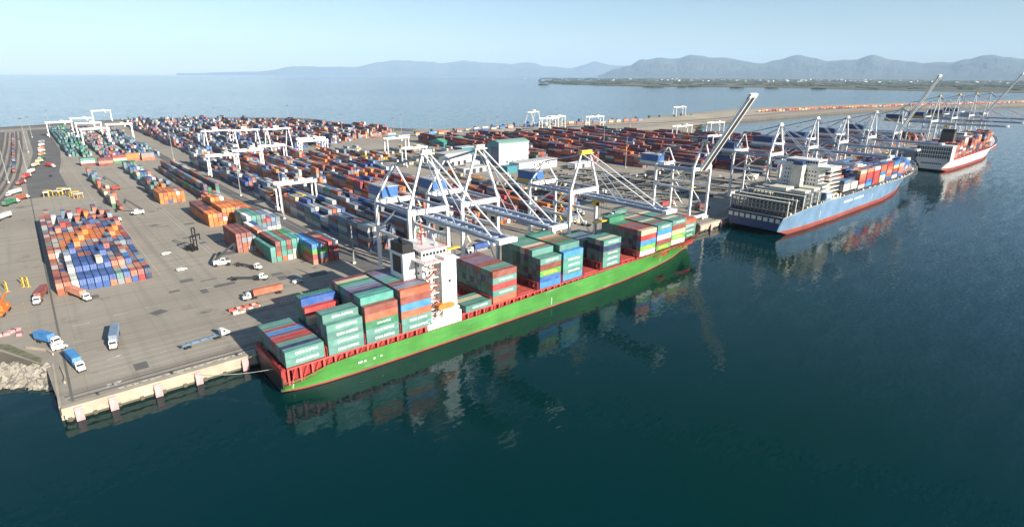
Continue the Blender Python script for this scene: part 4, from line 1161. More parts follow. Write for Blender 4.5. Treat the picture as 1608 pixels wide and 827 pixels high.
# ------------------------------------------------------------------ ship-to-shore cranes
random.seed(33)
def sts_crane(x0, x1, label, zb=42.0, zapex=65.0, raised=None, reach=52, yw=198.0, yl=226.0, main='craneWhite', acc='cream', house='craneBlue', back=20, apexw=1.6, tint='craneGrey', rear=57.0, blen=None):
    xc = (x0+x1)/2; g = empty('ship_to_shore_crane', (xc, yw, G), 0, label, 'crane', 'ship to shore cranes along the quay')
    hx = (x1-x0)/2; zb -= G; za = zapex-G; zr = rear-G; yb = yl-yw
    W, A, B = M[main], M[acc], M[tint]
    for sx in (-1, 1):
        for y in (0, yb):
            MB().beam((sx*hx, y, 1.6), (sx*hx, y, zb+.6), 1.35, 1.35).build('leg', W, g)
    # gantry drive trucks
    for sx in (-1, 1):
        for y in (0, yb):
            b = MB().cbox(sx*(hx-.5), y, 1.5, 7, 1.3, .9).cbox(sx*(hx-.5)-2, y, .9, 2.6, 1.0, .7).cbox(sx*(hx-.5)+2, y, .9, 2.6, 1.0, .7)
            for k in (-2.9, -1.3, 1.3, 2.9): b.tube((sx*(hx-.5)+k, y-.4, .42), (sx*(hx-.5)+k, y+.4, .42), .4, n=8)
            b.build('drive_bogie', W, g)
    for y in (0, yb):
        MB().box(-hx+.7, y-.6, 1.95, hx-.7, y+.6, 3.6).build('sill_beam', W, g)
        MB().box(-hx+.68, y-.75, zb-1.6, hx-.68, y+.75, zb+.45).build('portal_beam', W, g)
    for sx in (-1, 1):
        MB().beam((sx*hx, .68, zb-13), (sx*hx, yb-.68, zb-13), 1.0, 1.3).build('side_beam', W, g)
        MB().beam((sx*hx, .68, zb-.6), (sx*hx, yb-.68, zb-.6), .9, 1.1).build('side_beam', B, g)
        MB().tube((sx*hx, yb-.7, zb-13), (sx*hx, yb*.4, zb-1.2), .38).build('brace', W, g)
        MB().tube((sx*hx, .6, 6), (sx*hx, yb*.5, zb-13.6), .32).build('brace', W, g)
    # front mast frame to the apex, rear frame
    for sx in (-1, 1):
        MB().beam((sx*hx, 0, zb+.45), (sx*apexw, 0, za), 1.0, 1.0, 0, .75, .75).build('mast_leg', W, g)
        MB().beam((sx*hx, yb, zb+.45), (sx*.6, yb-1.5, zr), .7, .7, 0, .55, .55).build('rear_mast_leg', W, g)
        MB().tube((sx*apexw*.8, .2, za-.5), (sx*1.2, yb-1.5, zr), .28).build('backstay', B, g)
        MB().tube((sx*.8, yb-1.4, zr), (sx*1.6, yb+back-4, zb+1.0), .25).build('backstay', B, g)
    MB().box(-apexw-1.6, -1.4, za-.4, apexw+1.6, 1.4, za+.2).box(-apexw-.6, -1, za+.2, apexw+.6, 1, za+1.5).build('apex_platform', A, g)
    # fixed girder
    gb = MB()
    for sx in (-1, 1): gb.box(sx*2.6-.55, 1.0, zb-3.2, sx*2.6+.55, yb+back, zb-1.7)
    for k in range(9): gb.box(-2.05, 2+k*(yb+back-4)/8, zb-2.9, 2.05, 2.4+k*(yb+back-4)/8, zb-2.4)
    gb.build('girder', B, g)
    # boom
    a = R(raised) if raised else 0.0
    bl = blen or reach
    def bp(x, s, h):            # s: along the boom, h: above it
        return (x, -math.cos(a)*s+math.sin(a)*h, zb-2.4+math.sin(a)*s+math.cos(a)*h)
    bm_ = MB()
    for sx in (-1, 1): bm_.beam(bp(sx*2.6, .6, 0), bp(sx*2.6, bl, 0), 1.1, 1.6)
    for k in range(11):
        s = 1.5+k*(bl-3)/10; bm_.beam(bp(-2.1, s, -.1), bp(2.1, s, -.1), .45, .45)
    for k in range(10):
        s = 1.5+k*(bl-3)/10; bm_.beam(bp(-2.2, s, -.1), bp(2.2, s+(bl-3)/10, -.1), .2, .2)
    bm_.beam(bp(0, .8, -.45), bp(0, bl-.2, -.45), 4.0, .25, 1)
    bo = bm_.build('boom', [W, M['dark']] if raised else [B, B], g)
    wk = MB()
    for sx in (-1, 1):
        for k in range(int(bl/3)):
            wk.beam(bp(sx*3.6, 1+k*3, .7), bp(sx*3.6, 1+k*3, 1.8), .08)
        wk.beam(bp(sx*3.6, 1, 1.8), bp(sx*3.6, bl, 1.8), .08, .08); wk.beam(bp(sx*3.5, 1, .65), bp(sx*3.5, bl, .65), .7, .1)
    wk.build('walkway', B, bo)
    MB().beam(bp(0, bl-.6, .2), bp(0, bl+1.8, .2), 8.2, 1.5).build('boom_tip', W, bo)
    fs = []
    if raised:
        for sx in (-1, 1):
            mid = Vector(bp(sx*2.4, bl*.45, .8)); top = Vector((sx*apexw, -.3, za-.3)); knee = (mid+top)/2+Vector((0, -1, -3.5))
            MB().tube(top, knee, .22).tube(knee, mid, .22).build('forestay', B, g)
    else:
        for sx in (-1, 1):
            MB().tube((sx*apexw*.9, -.3, za-.2), bp(sx*2.4, bl*.90, .8), .34 if house == 'craneBlue' else .22).build('forestay', W if house == 'craneBlue' else B, g)
            MB().tube((sx*apexw*.9, -.3, za-.4), bp(sx*2.4, bl*.46, .8), .2).build('forestay', B, g)
    # machinery house and cab
    mh = MB().box(-4.0, yb+4, zb+.3, 4.0, yb+back-3, zb+4.8)
    h_ = mh.build('machine_house', M[house], g)
    MB().box(-4.3, yb+3.7, zb+4.8, 4.3, yb+back-2.7, zb+5.05).build('roof', M['lgrey'] if house == 'craneBlue' else M[house], h_)
    MB().box(-3.9, yb+1.9, zb-1.7, 3.9, yb+back-1.9, zb+.28).build('machine_deck', A, g)
    ty = -reach*.25 if not raised else 8
    tr_ = MB().box(-3.2, ty-3, zb-4.2, 3.2, ty+3, zb-3.3).build('trolley', A, g)
    cab = MB().box(-1.2, ty+3.2, zb-7.2, 1.2, ty+5.8, zb-4.4).build('operator_cab', A, g)
    MB().box(-1.05, ty+3.12, zb-7.0, 1.05, ty+3.19, zb-5.2).build('window', M['glass'], cab)
    hs_ = MB()
    for sx in (-1, 1):
        for sy in (-1, 1): hs_.tube((sx*2, ty+sy*1.0, zb-4.2), (sx*2, ty+sy*1.0, zb-14), .05, n=4)
    hs_.build('hoist_rope', M['dark'], tr_)
    MB().box(-6, ty-1.1, zb-14.6, 6, ty+1.1, zb-14).build('spreader', M['yellow'], tr_)
    # stair tower and service gear
    s_ = MB()
    for k in range(9):
        z = 4+k*3.7; p, q_ = (yb-1.2, yb-4.6) if k % 2 else (yb-4.6, yb-1.2)
        if z+3.7 > zb: break
        s_.beam((hx+1.2, p, z), (hx+1.2, q_, z+3.7), .7, .15); s_.box(hx+.8, yb-5.4, z-.1, hx+1.7, yb-.6, z)
    s_.build('stair', A, g)
    return g

cr1 = sts_crane(113.5, 132, 'white ship crane nearest the bridge of the green ship, boom lowered over it', reach=50)
sts_crane(139.8, 159.7, 'second white ship crane along the green ship, boom lowered past its middle bays', reach=48.5)
sts_crane(207.5, 227.5, 'white ship crane with yellow machinery and blue house, boom lowered over the forward bays', zb=38.8, zapex=57.5, reach=52, apexw=3.2, main='craneWhite', acc='yellow', rear=50, yl=229)
sts_crane(318, 337.5, 'white ship crane at the green bow with its boom raised high', zb=39.5, zapex=55.5, raised=59.5, reach=52, blen=54, apexw=1.0, rear=50, acc='cream')
FARC = [(417, 437, 61, None, 'first crane behind the blue ship, just past its stern', 'craneWhite', 'craneWhite', 40.5), (479.5, 498, 63, None, 'second crane behind the blue ship, beside its pale deckhouse', 'craneWhite', 'craneWhite', 41),
        (541, 560, 61, None, 'third crane behind the blue ship, over its forward containers', 'craneWhite', 'craneWhite', 41), (607, 628, 63, None, 'fourth crane behind the blue ship, near its bow', 'craneWhite', 'craneWhite', 41),
        (679, 701, 64, 66, 'crane between the blue and white ships with its boom raised', 'craneWhite', 'craneWhite', 41),
        (797, 821, 74, None, 'yellow and white crane at the stern of the white ship', 'craneWhite', 'yellow', 47), (879, 903, 74, None, 'yellow and white crane amidships of the white ship', 'craneWhite', 'yellow', 47),
        (960, 984, 74, None, 'yellow and white crane at the bow of the white ship', 'craneWhite', 'yellow', 47), (1036, 1060, 74, 62, 'last crane at the far quay end with its boom raised', 'craneWhite', 'craneWhite', 47)]
for x0, x1, za, ra, lb_, mn, ac, zb in FARC:
    sts_crane(x0, x1, lb_, zb=zb, zapex=za, raised=ra, reach=56 if za < 70 else 66, blen=62 if ra else None, main=mn, acc=ac, house='navy', apexw=1.2, rear=za-8, back=24)

# ------------------------------------------------------------------ yard gantry cranes
def rtg(x, y, label, span=25.0, h=20.0, mat='white', rz=0, wide=8.5):
    g = empty('yard_gantry_crane', (x, y, G), rz, label, 'crane', 'white gantry cranes in the container yard')
    W = M[mat]
    for sx in (0, 1):
        for sy in (-1, 1): MB().beam((sx*span, sy*wide/2, 1.4), (sx*span, sy*wide/2*.82, h), .95, .95).build('leg', W, g)
        b = MB().box(sx*span-.5, -wide/2-1.5, .9, sx*span+.5, wide/2+1.5, 1.9)
        for k in (-1, 1):
            for d in (-1.2, 1.2): b.tube((sx*span-.35, k*wide/2+d, .6), (sx*span+.35, k*wide/2+d, .6), .6, n=10)
        b.build('wheel_sill', W, g)
    for sy in (-1, 1): MB().box(-1.2, sy*wide/2*.82-.65, h, span+1.2, sy*wide/2*.82+.65, h+1.8).build('girder', W, g)
    t = span*.62
    MB().box(t-2.2, -wide/2, h+1.9, t+2.2, wide/2, h+3.6).build('trolley', M['cream'], g)
    cb = MB().box(t+2.4, -1.2, h-2.8, t+4.2, 1.2, h-.3).build('operator_cab', W, g)
    MB().box(t-6*.2, -6, h-8.3, t+6*.2, 6, h-7.7).build('spreader', M['yellow'], g)
    MB().box(-2.4, -2.6, 2.2, -.6, 2.6, 4.4).build('power_house', W, g)
    return g
rtg(125.6, 394, 'white gantry crane nearest the camera, standing over the blue and white stacks', h=19)
rtg(125.8, 577, 'white gantry crane at the near corner of the main yard behind the first one', h=18.5)
rtg(155, 600, 'white gantry crane just behind the second one in the main yard', h=18.5)
rtg(186, 622, 'white gantry crane third along the yard above orange rows', h=18.5)
rtg(236, 644, 'white gantry crane above orange stacks at the yard back', h=18.5, span=30)
rtg(243, 668, 'white gantry crane just behind its twin above orange stacks', h=18.5, span=30)
rtg(325, 611, 'small white gantry crane standing alone on empty paving', h=18.5, span=28)
rtg(296, 520, 'white gantry crane beside the blue machine houses, near workshops', h=18)
for (x, y, lb_) in ((32, 1105, 'white rail gantry over the teal stacks at the far left'), (64, 1060, 'white rail gantry behind the teal stacks with boxy legs'), (66, 1180, 'white rail gantry farther back behind the mixed stacks'),
                    (114, 1400, 'farthest white rail gantry close to the sea wall'), (61, 945, 'white rail gantry over the mixed brown and white stacks'), (96, 1010, 'white rail gantry over the blue and white stacks')):
    rtg(x, y, lb_, span=30, h=20)
for (x, y, lb_) in ((725, 489, 'white gantry crane over maroon stacks beside the inner water'), (824, 494, 'white gantry crane at the water end of the maroon stacks'), (717, 745, 'white gantry crane at the back of the maroon yard near the trains'),
                    (770, 700, 'white gantry crane right of its twins behind the maroon yard'), (675, 720, 'white gantry crane left of its twins behind the maroon yard'), (1180, 800, 'pale gantry crane alone on the causeway'), (640, 380, 'white gantry crane low over the maroon stacks behind the quay cranes')):
    rtg(x, y, lb_, span=38, h=20)
# travelling cranes with sloped legs in the far yard
def a_crane(x, y, label, rz=0):
    g = empty('yard_transfer_crane', (x, y, G), rz, label, 'crane', 'sloped leg cranes in the far yard')
    for sx in (0, 26):
        for sy in (-1, 1): MB().beam((sx, sy*12, 1), (sx, sy*3.6, 24), .9, .9).build('leg', M['white'], g)
        MB().box(sx-.6, -13.5, .5, sx+.6, 13.5, 1.6).build('wheel_sill', M['white'], g)
        MB().box(sx-.5, -4, 24, sx+.5, 4, 25).build('cross_beam', M['white'], g)
    for sy in (-1, 1): MB().box(-3, sy*3-.6, 25.02, 29, sy*3+.6, 26.4).build('girder', M['white'], g)
    MB().box(8, -4, 27.05, 14, 4, 30).build('trolley', M['cream'], g)
a_crane(167, 762, 'white crane with sloped legs, leftmost in the far yard'); a_crane(196, 748, 'white crane with sloped legs beside the leftmost one'); a_crane(232, 742, 'white crane with sloped legs nearer the workshops'); a_crane(722, 800, 'tall white loader beside the trains', .3)

# ------------------------------------------------------------------ floodlight masts
def mast(x, y, h, label):
    g = empty('floodlight_mast', (x, y, G), 0, label, 'light mast', 'tall floodlight masts in the terminal')
    MB().tube((0, 0, 0), (0, 0, h), .38, .17, 8).build('pole', M['grey'], g)
    MB().cbox(0, 0, .5, 1.5, 1.5, 1.0).build('base', M['concrete2'], g)
    hd = MB().tube((0, 0, h-.6), (0, 0, h-.3), 1.2, 1.2, 10)
    for k in range(6):
        t = k*math.pi/3; hd.rbox(math.cos(t)*1.35, math.sin(t)*1.35, h-1.0, .5, .9, .7, t)
    hd.build('lamp_ring', M['dark'], g)
mast(115.2, 258.4, 24, 'tall grey floodlight mast behind the third bay of the green ship'); mast(121.2, 374, 34, 'floodlight mast beside the nearest yard gantry crane'); mast(121.8, 471, 34, 'floodlight mast beside the blue and white stacks')
mast(122.5, 718, 34, 'floodlight mast at the back of the yard road'); mast(2.7, 900, 40, 'floodlight mast beside the far rail tracks'); mast(-16.4, 655, 34, 'floodlight mast standing left of the curved tracks'); mast(-2.5, 690, 34, 'floodlight mast at the bend of the tracks'); mast(470, 372, 32, 'floodlight mast beside the low white office')
for i, (x, y) in enumerate(sorted(((12, 1111), (41, 1290), (264, 1385), (303, 1370), (287, 1206), (289, 1110), (432, 1230), (422, 1200), (426, 1130), (447, 1039), (396, 890), (423, 770), (472, 833), (545, 860), (640, 820), (562, 696), (792, 800), (897, 830), (1010, 780), (868, 682), (680, 560), (560, 480), (600, 330), (760, 330), (900, 300)), key=lambda p_: -math.atan2(p_[1], p_[0]))):
    mast(x, y, 30, 'thin grey floodlight mast among the far container rows, %s counted from the left' % ORD[i])

# ------------------------------------------------------------------ buildings
wh = empty('warehouse', (375.6, 461.6, G), R(0), 'tall warehouse with pale grey wall, teal end wall and curved pale green roof', 'warehouse')
W_, D_, H_ = 40, 20, 26
prof = [(0, 0), (0, H_-2.5)]+[(D_*k/10, H_-2.5+2.4*math.sin(math.pi*k/10)) for k in range(1, 10)]+[(D_, H_-2.5), (D_, 0)]
mb = MB(); n_ = len(prof)
mb = None
for xx in (0, W_): MB().faces([(xx-.02*(xx == 0), y, z) for y, z in prof]+[(xx+.25*(1 if xx == 0 else -1), y, z) for y, z in prof], [tuple(range(n_)), tuple(range(2*n_-1, n_-1, -1))]+[(k, n_+k, n_+(k+1) % n_, (k+1) % n_) for k in range(n_)]).build('end_wall', M['teal'], wh, recalc=True)
mb = MB()
MB().box(0.3, -.05, 0, W_-.3, .3, H_-2.5).build('wall', M['whwall'], wh)
MB().box(0.3, D_-.3, 0, W_-.3, D_-.02, H_-2.5).build('wall', M['whwall'], wh)
mb = MB()
rp = prof[1:-1]
for (y0, z0), (y1, z1) in zip(rp, rp[1:]):
    mb.faces([(-.6, y0, z0+.05), (W_+.6, y0, z0+.05), (W_+.6, y1, z1+.05), (-.6, y1, z1+.05)], [(0, 1, 2, 3)])
mb.box(-.6, -.5, H_-3.6, W_+.6, .1, H_-2.3)
mb.build('roof', M['paleteal'], wh)
MB().box(-.25, 3, 0, -.02, 15, 19).build('door', M['navy'], wh)
MB().box(-1.6, -1.0, 0, -.1, .6, H_-2.5).build('corner_tower', M['white'], wh)
wn = MB(); windows_x(wn, 6, 36, -.08, 2.4, 4.4, 4, .3); wn.build('window', M['glass'], wh)
of = empty('office_building', (366, 420, G), R(4), 'low white office with round windows and flat roof below the warehouse', 'office')
MB().box(0, 0, 0, 56, 14, 8).build('wall', M['white'], of); MB().box(-.6, -.6, 8, 56.6, 14.6, 8.6).build('roof', M['lgrey'], of)
MB().box(-14, 2, 0, -.1, 13, 6.5).build('annex', M['teal'], of)
wn = MB()
for k in range(5): wn.tube((22+k*7, -.05, 5), (22+k*7, .05, 5), 1.1, n=12)
wn.build('window', M['glass'], of)
def shed(x, y, lx, ly, h, rz, wall, roof, label, pitched=True):
    g = empty('shed', (x, y, G), rz, label, 'shed', 'workshops and sheds in the middle of the terminal')
    MB().box(-lx/2, -ly/2, 0, lx/2, ly/2, h).build('wall', M[wall], g)
    rf = MB()
    if pitched: rf.faces([(-lx/2-.5, -ly/2-.5, h), (lx/2+.5, -ly/2-.5, h), (lx/2+.5, 0, h+ly*.16), (-lx/2-.5, 0, h+ly*.16), (-lx/2-.5, ly/2+.5, h), (lx/2+.5, ly/2+.5, h)], [(0, 1, 2, 3), (3, 2, 5, 4), (0, 3, 4), (1, 5, 2)])
    else: rf.box(-lx/2-.4, -ly/2-.4, h, lx/2+.4, ly/2+.4, h+.5)
    rf.build('roof', M[roof], g)
    dr = MB()
    for k in range(int(lx/9)): dr.box(-lx/2+2+k*9, -ly/2-.06, 0, -lx/2+6.5+k*9, -ly/2-.01, min(h-.6, 4.2))
    dr.build('door', M['dark'], g)
    wn = MB(); windows_y(wn, -ly/2+1, ly/2-1, -lx/2-.03, 1.6, 2.6, max(2, int(ly/3)), .5); wn.build('window', M['glass'], g)
shed(436, 644, 46, 26, 7, .2, 'teal', 'greenroof', 'low shed with green roof behind the workshops')
shed(350, 505, 34, 16, 8, .2, 'white', 'hullwhite', 'white shed with bright pitched roof left of the warehouse')
shed(371, 540, 40, 18, 7, .15, 'grey', 'lgrey', 'long grey workshop with flat roof behind the white shed', False)
shed(402, 560, 22, 14, 9, .1, 'teal', 'lgrey', 'teal walled workshop with pale roof left of the warehouse', False)
shed(330, 450, 30, 12, 5, .1, 'lgrey', 'lgrey', 'low pale canteen in front of the white shed', False)
shed(436, 405, 26, 10, 5, .1, 'white', 'white', 'small white cabin block right of the office', False)
shed(347, 470, 14, 9, 6, .5, 'cream', 'hullwhite', 'little cream hut with pitched roof near the warehouse corner')
shed(-40, 700, 16, 9, 4, .3, 'white', 'hullwhite', 'white hut beside the rail yard'); shed(-34, 860, 30, 9, 5, 1.4, 'cream', 'rust', 'orange roofed shed beside the rail yard')
shed(510, 255, 17, 5, 3.4, .2, 'cream', 'cream', 'cream cabin row standing on the quay near the blue ship', False)

# ------------------------------------------------------------------ vehicles
def wheel(parent, x, y, r=.5, w=.35):
    t = MB().tube((x, y-w/2, r), (x, y+w/2, r), r, n=12).build('wheel', M['tyre'], parent)
    return t
def truck(x, y, rz, label, load=None, cab='white', group=None, L=12.19, chassis='dark', cargo_word=''):
    g = empty('container_truck', (x, y, G), rz, label, 'truck', group)
    o_ = L/2-6.1
    C_ = MB().box(7.2+o_, -1.15, 1.0, 8.9+o_, 1.15, 2.85).extr([(8.9+o_, 1.0), (10.3+o_, 1.0), (10.3+o_, 1.7), (8.9+o_, 1.95)], -1.0, 1.0).box(7.3+o_, -1.05, 2.85, 8.5+o_, 1.05, 3.2).build('cab', M[cab], g)
    MB().box(8.89+o_, -1.0, 2.0, 8.94+o_, 1.0, 2.75).box(7.9+o_, -1.18, 1.95, 8.7+o_, -1.14, 2.7).box(7.9+o_, 1.14, 1.95, 8.7+o_, 1.18, 2.7).build('windscreen', M['glass'], C_)
    MB().box(4.6+o_, -.5, .8, 10.2+o_, .5, 1.04).box(10.2+o_, -1.1, .45, 10.45+o_, 1.1, .95).build('tractor_frame', M['dark'], g)
    tf = MB()
    for s in (-1, 1): tf.box(-L/2, s*.55-.12, 1.05, L/2, s*.55+.12, 1.42)
    for k in range(5): tf.box(-L/2+k*L/4.05, -1.2, 1.15, -L/2+.3+k*L/4.05, 1.2, 1.42)
    tf.box(-L/2-.1, -1.2, 1.05, -L/2+.1, 1.2, 1.5)
    tf.build('trailer_frame', M[chassis], g)
    for wx in (-5-o_, -3.7-o_, 5.2+o_, 6.5+o_, 9.4+o_):
        for s in (-1, 1): wheel(g, wx, s*.95)
    if load:
        o = bpy.data.objects.new('shipping_container', container_mesh(load, L)); COL.objects.link(o)
        c, s = math.cos(rz), math.sin(rz)
        o.location = (x, y, G+1.44); o.rotation_euler = (0, 0, rz); tag(o, WORD[load]+' container riding on the '+cargo_word, 'container', 'containers carried on trucks')
    return g
def head(a, b): return math.atan2(b[1]-a[1], b[0]-a[0])
truck(-8.0, 245.0, head((-11, 250), (-6, 241)), 'white cabbed truck hauling a blue box beside the riprap', 'sky', cargo_word='truck beside the riprap', L=7.6)
truck(-1.6, 219.0, head((-2.6, 227), (-.2, 213)), 'white cabbed truck hauling a blue box at the quay corner', 'sky', cargo_word='truck at the quay corner', L=9.1)
truck(11.2, 232.5, head((12.2, 241), (9.4, 225)), 'truck with short white cab pulling a slate blue flat load near the quay', 'steel', cargo_word='truck parked alone near the quay edge')
truck(33.5, 209.2, head((26, 208), (42, 211)), 'truck with an empty grey blue chassis driving along the quay edge', None, chassis='steelblue')
truck(67.5, 241.5, math.pi, 'truck hauling an orange box toward the left behind the green ship', 'rust', cargo_word='truck behind the green ship')
truck(4.6, 291.5, head((1.5, 301), (7.5, 283)), 'truck hauling a salmon box in front of the big near block', 'salmon', cargo_word='truck in front of the near block')
truck(-6.9, 300, head((-4.8, 309), (-8.8, 291)), 'truck hauling a brown box on the left lane', 'brown', cargo_word='truck on the left lane')
truck(65.5, 268, head((60, 272), (72, 263)), 'truck with an empty dark chassis beyond the orange box truck', None)
truck(71.5, 287, head((66, 299), (73, 284)), 'truck with dark chassis waiting under the reach stacker', None)
truck(15.8, 745, R(-70), 'lone truck with a red box on the empty paving', 'red', cargo_word='lone truck on the empty paving')
qd = [(-19.2, 488.6, 'white'), (-16.1, 540.3, 'green'), (-10.2, 555.2, 'rust'), (-12.4, 587.8, 'white'), (-8.5, 637.4, 'brown'), (-3.9, 674.1, 'red'), (0.6, 706.6, 'white'), (4.9, 753.7, 'cream'), (9.0, 784.3, 'cream'), (12.5, 815, 'green'), (13.6, 850.7, 'salmon'), (15, 890, 'white'), (16.3, 923.4, 'salmon'), (17.5, 965, 'white'), (19, 1010, 'grey')]
for i, (x, y, c_) in enumerate(qd):
    truck(x, y, R(72 if y > 600 else 60)+math.pi*(i % 3 == 0), 'truck with a %s box, %s in the queue from the near end' % (WORD[c_], ORD[i]), c_, cargo_word='%s queued truck along the tracks' % ORD[i], group='trucks queued along the tracks')
for i, (x, y) in enumerate(((500, 214), (560, 236), (300, 240), (243, 205), (180, 236), (360, 215), (630, 214), (348, 236))):
    c_ = ('rust', 'white', 'teal', 'orange', 'blue', 'brown', 'white', 'red')[i]
    truck(x, y, 0 if i % 2 else math.pi, 'truck with a %s box working under the quay cranes, %s along' % (WORD[c_], ORD[i]), c_, cargo_word='%s truck under the quay cranes' % ORD[i], group='trucks working under the quay cranes')

def car(x, y, rz, col, label, van=False):
    g = empty('van' if van else 'car', (x, y, G), rz, label, 'van' if van else 'car')
    h = 2.0 if van else 1.0
    pr = [(-2.2, .35), (2.2, .35), (2.25, .8), (1.3, .95), (.7, h+.45), (-1.7 if not van else -2.2, h+.45), (-2.25, .9)]
    MB().extr(pr, -.88, .88).build('body', M[col], g)
    MB().box(-1.3, -.9, h-.0, .55, -.87, h+.35).box(-1.3, .87, h, .55, .9, h+.35).build('window', M['glass'], g)
    for wx in (-1.4, 1.4):
        for s in (-1, 1): wheel(g, wx, s*.8, .33, .25)
car(45.9, 335, .6, 'white', 'white car parked on the open paving below the black mast forklift'); car(46.3, 301.4, .3, 'white', 'white car right of the big near block'); car(-4.6, 236, .2, 'white', 'small white van between the two blue trucks', True)
car(13.3, 672.7, 1.5, 'black', 'dark car alone on the far paving'); car(83, 249, .3, 'white', 'white car left of the orange box truck'); car(148, 236, 0, 'white', 'white car under the first quay crane'); car(262, 215, 0, 'red', 'red car beside the third quay crane')

def reach_stacker(x, y, rz, label, body='white', boomup=.55):
    g = empty('reach_stacker', (x, y, G), rz, label, 'reach stacker')
    MB().box(-4.4, -1.7, .9, 3.0, 1.7, 2.0).box(-4.4, -1.6, 2.0, -1.6, 1.6, 2.9).build('chassis', M[body], g)
    cb = MB().box(-1.2, -.8, 2.0, .9, .8, 3.7).build('cab', M[body], g); MB().box(.9, -.7, 2.4, .94, .7, 3.5).box(-1, -.83, 2.5, .7, -.8, 3.5).build('window', M['glass'], cb)
    MB().beam((-3.6, 0, 3.2), (7.0*math.cos(boomup)+1, 0, 3.2+10.5*math.sin(boomup)), 1.0, 1.1, 0, .7, .8).build('boom', M['dark'], g)
    tx, tz = 7.0*math.cos(boomup)+1, 3.2+10.5*math.sin(boomup)
    MB().box(tx-.6, -6, tz-2.2, tx+.6, 6, tz-1.7).box(tx-.3, -.6, tz-1.7, tx+.3, .6, tz).build('spreader', M['dark'], g)
    for wx, r in ((-3.4, .75), (2.2, .95)):
        for s in (-1, 1): wheel(g, wx, s*1.6, r, .9)
reach_stacker(64.3, 297, R(-20), 'white reach stacker lifting beside the front stacks', boomup=.8)
reach_stacker(33.5, 432, R(200), 'white reach stacker with black boom behind the near block', boomup=.35)
reach_stacker(49.0, 449, R(170), 'white reach stacker with tall black boom near the narrow row', boomup=.9)
reach_stacker(49, 560, R(180), 'red reach stacker left of the teal and rust stacks', body='red', boomup=1.0)
reach_stacker(103, 470, R(170), 'white reach stacker at the end of the orange row', boomup=.4)
# mast forklift, black
g = empty('mast_forklift', (58.4, 333.6, G), R(-60), 'black mast forklift standing alone on open paving', 'forklift')
MB().box(-3.2, -1.5, .8, 1.6, 1.5, 2.2).box(-3.2, -1.4, 2.2, -1.8, 1.4, 3.0).build('body', M['black'], g)
MB().box(-1.2, -.8, 2.2, .6, .8, 4.0).build('cab', M['dark'], g)
for s in (-1, 1): MB().box(1.9, s*.9-.18, .5, 2.4, s*.9+.18, 13).build('mast_rail', M['black'], g)
MB().box(1.95, -1.0, 12.6, 2.35, 1.0, 13.1).box(1.95, -1.0, 6, 2.35, 1.0, 6.4).build('mast_crossbar', M['black'], g)
MB().box(2.5, -3.1, 8.4, 2.9, 3.1, 9.2).box(2.5, -3.1, 5.5, 2.8, -2.7, 9.2).box(2.5, 2.7, 5.5, 2.8, 3.1, 9.2).build('carriage', M['black'], g)
for wx in (-2.2, 1.2):
    for s in (-1, 1): wheel(g, wx, s*1.4, .7, .6)

# flat racks on the apron
for j, (y, m_) in enumerate(((233.4, 'redlight'), (229.6, 'cream'))):
    for k in range(4):
        g = empty('lashing_cage', (50.6+k*2.9+j*.6, y, G), 0.0, '%s lashing cage, %s in its row on the apron' % ('rusty red' if j == 0 else 'cream', ORD[k]), 'cage', 'lashing cages in two rows on the apron')
        MB().box(-1.3, -1.1, 0, 1.3, 1.1, .25).build('floor', M[m_], g)
        b = MB(); b.box(-1.3, -1.1, .25, -1.2, 1.1, 1.1); b.box(1.2, -1.1, .25, 1.3, 1.1, 1.1); b.box(-1.2, 1.0, .25, 1.2, 1.1, .8); b.box(-1.2, -1.1, .25, 1.2, -1.0, .8); b.build('side', M[m_], g)
        MB().cbox(-.4, .1, .55, 1.2, 1.2, .6).cbox(.6, -.3, .45, .8, .8, .4).build('lashing_gear', M['cream' if (k+j) % 2 else 'rust2'], g)
# yellow gate frames and far-left odds
for i, (x, y) in enumerate(((-25, 318), (-21.5, 319), (-18.4, 320), (-12.8, 323), (-11.2, 321.5))):
    g = empty('gate_frame', (x, y, G), .2, 'yellow steel gate frame, %s from the left of the lane portals' % ORD[i], 'gate', 'yellow gate frames across the left lanes')
    for s in (-1, 1): MB().box(-.2, s*1.6-.2, 0, .2, s*1.6+.2, 4.0).build('post', M['yellow'], g)
    MB().box(-.25, -1.9, 4.0, .25, 1.9, 4.35).build('crossbar', M['yellow'], g); MB().box(-.8, -2.2, 0, .8, 2.2, .25).build('kerb', M['markyellow'], g)
for i, (x, y) in enumerate(((5.5, 560), (7.0, 566), (12.5, 560), (16, 572), (18.6, 566), (22.0, 548), (24, 538))):
    g = empty('straddle_frame', (x, y, G), .4*i, 'yellow and white lifting frame, %s of the cluster behind the near block' % ORD[i], 'lifting frame', 'lifting frames parked behind the near block')
    for a in (-1, 1):
        for b in (-1, 1): MB().box(a*1.5-.15, b*2.6-.15, 0, a*1.5+.15, b*2.6+.15, 3.6).build('post', M['yellow'], g)
    MB().box(-1.8, -2.9, 3.6, 1.8, 2.9, 4.1).build('top_frame', M['yellow' if i % 2 else 'cream'], g)
g = empty('mobile_crane', (-19.5, 288, G), R(75), 'orange mobile crane at the left edge of the photo', 'crane')
MB().box(-5, -1.3, .9, 5, 1.3, 1.9).build('chassis', M['orange'], g); MB().box(-2.6, -1.2, 1.9, 1.2, 1.2, 4.2).build('upper_body', M['orange'], g)
MB().beam((-1.5, 0, 4.0), (7.5, 0, 6.2), .9, .9, 0, .6, .6).build('boom', M['orange'], g); MB().box(3.2, -1.2, 1.9, 5, 1.2, 3.2).build('cab', M['orange'], g)
for wx in (-4, -2.4, 2.4, 4):
    for s in (-1, 1): wheel(g, wx, s*1.2, .6, .4)
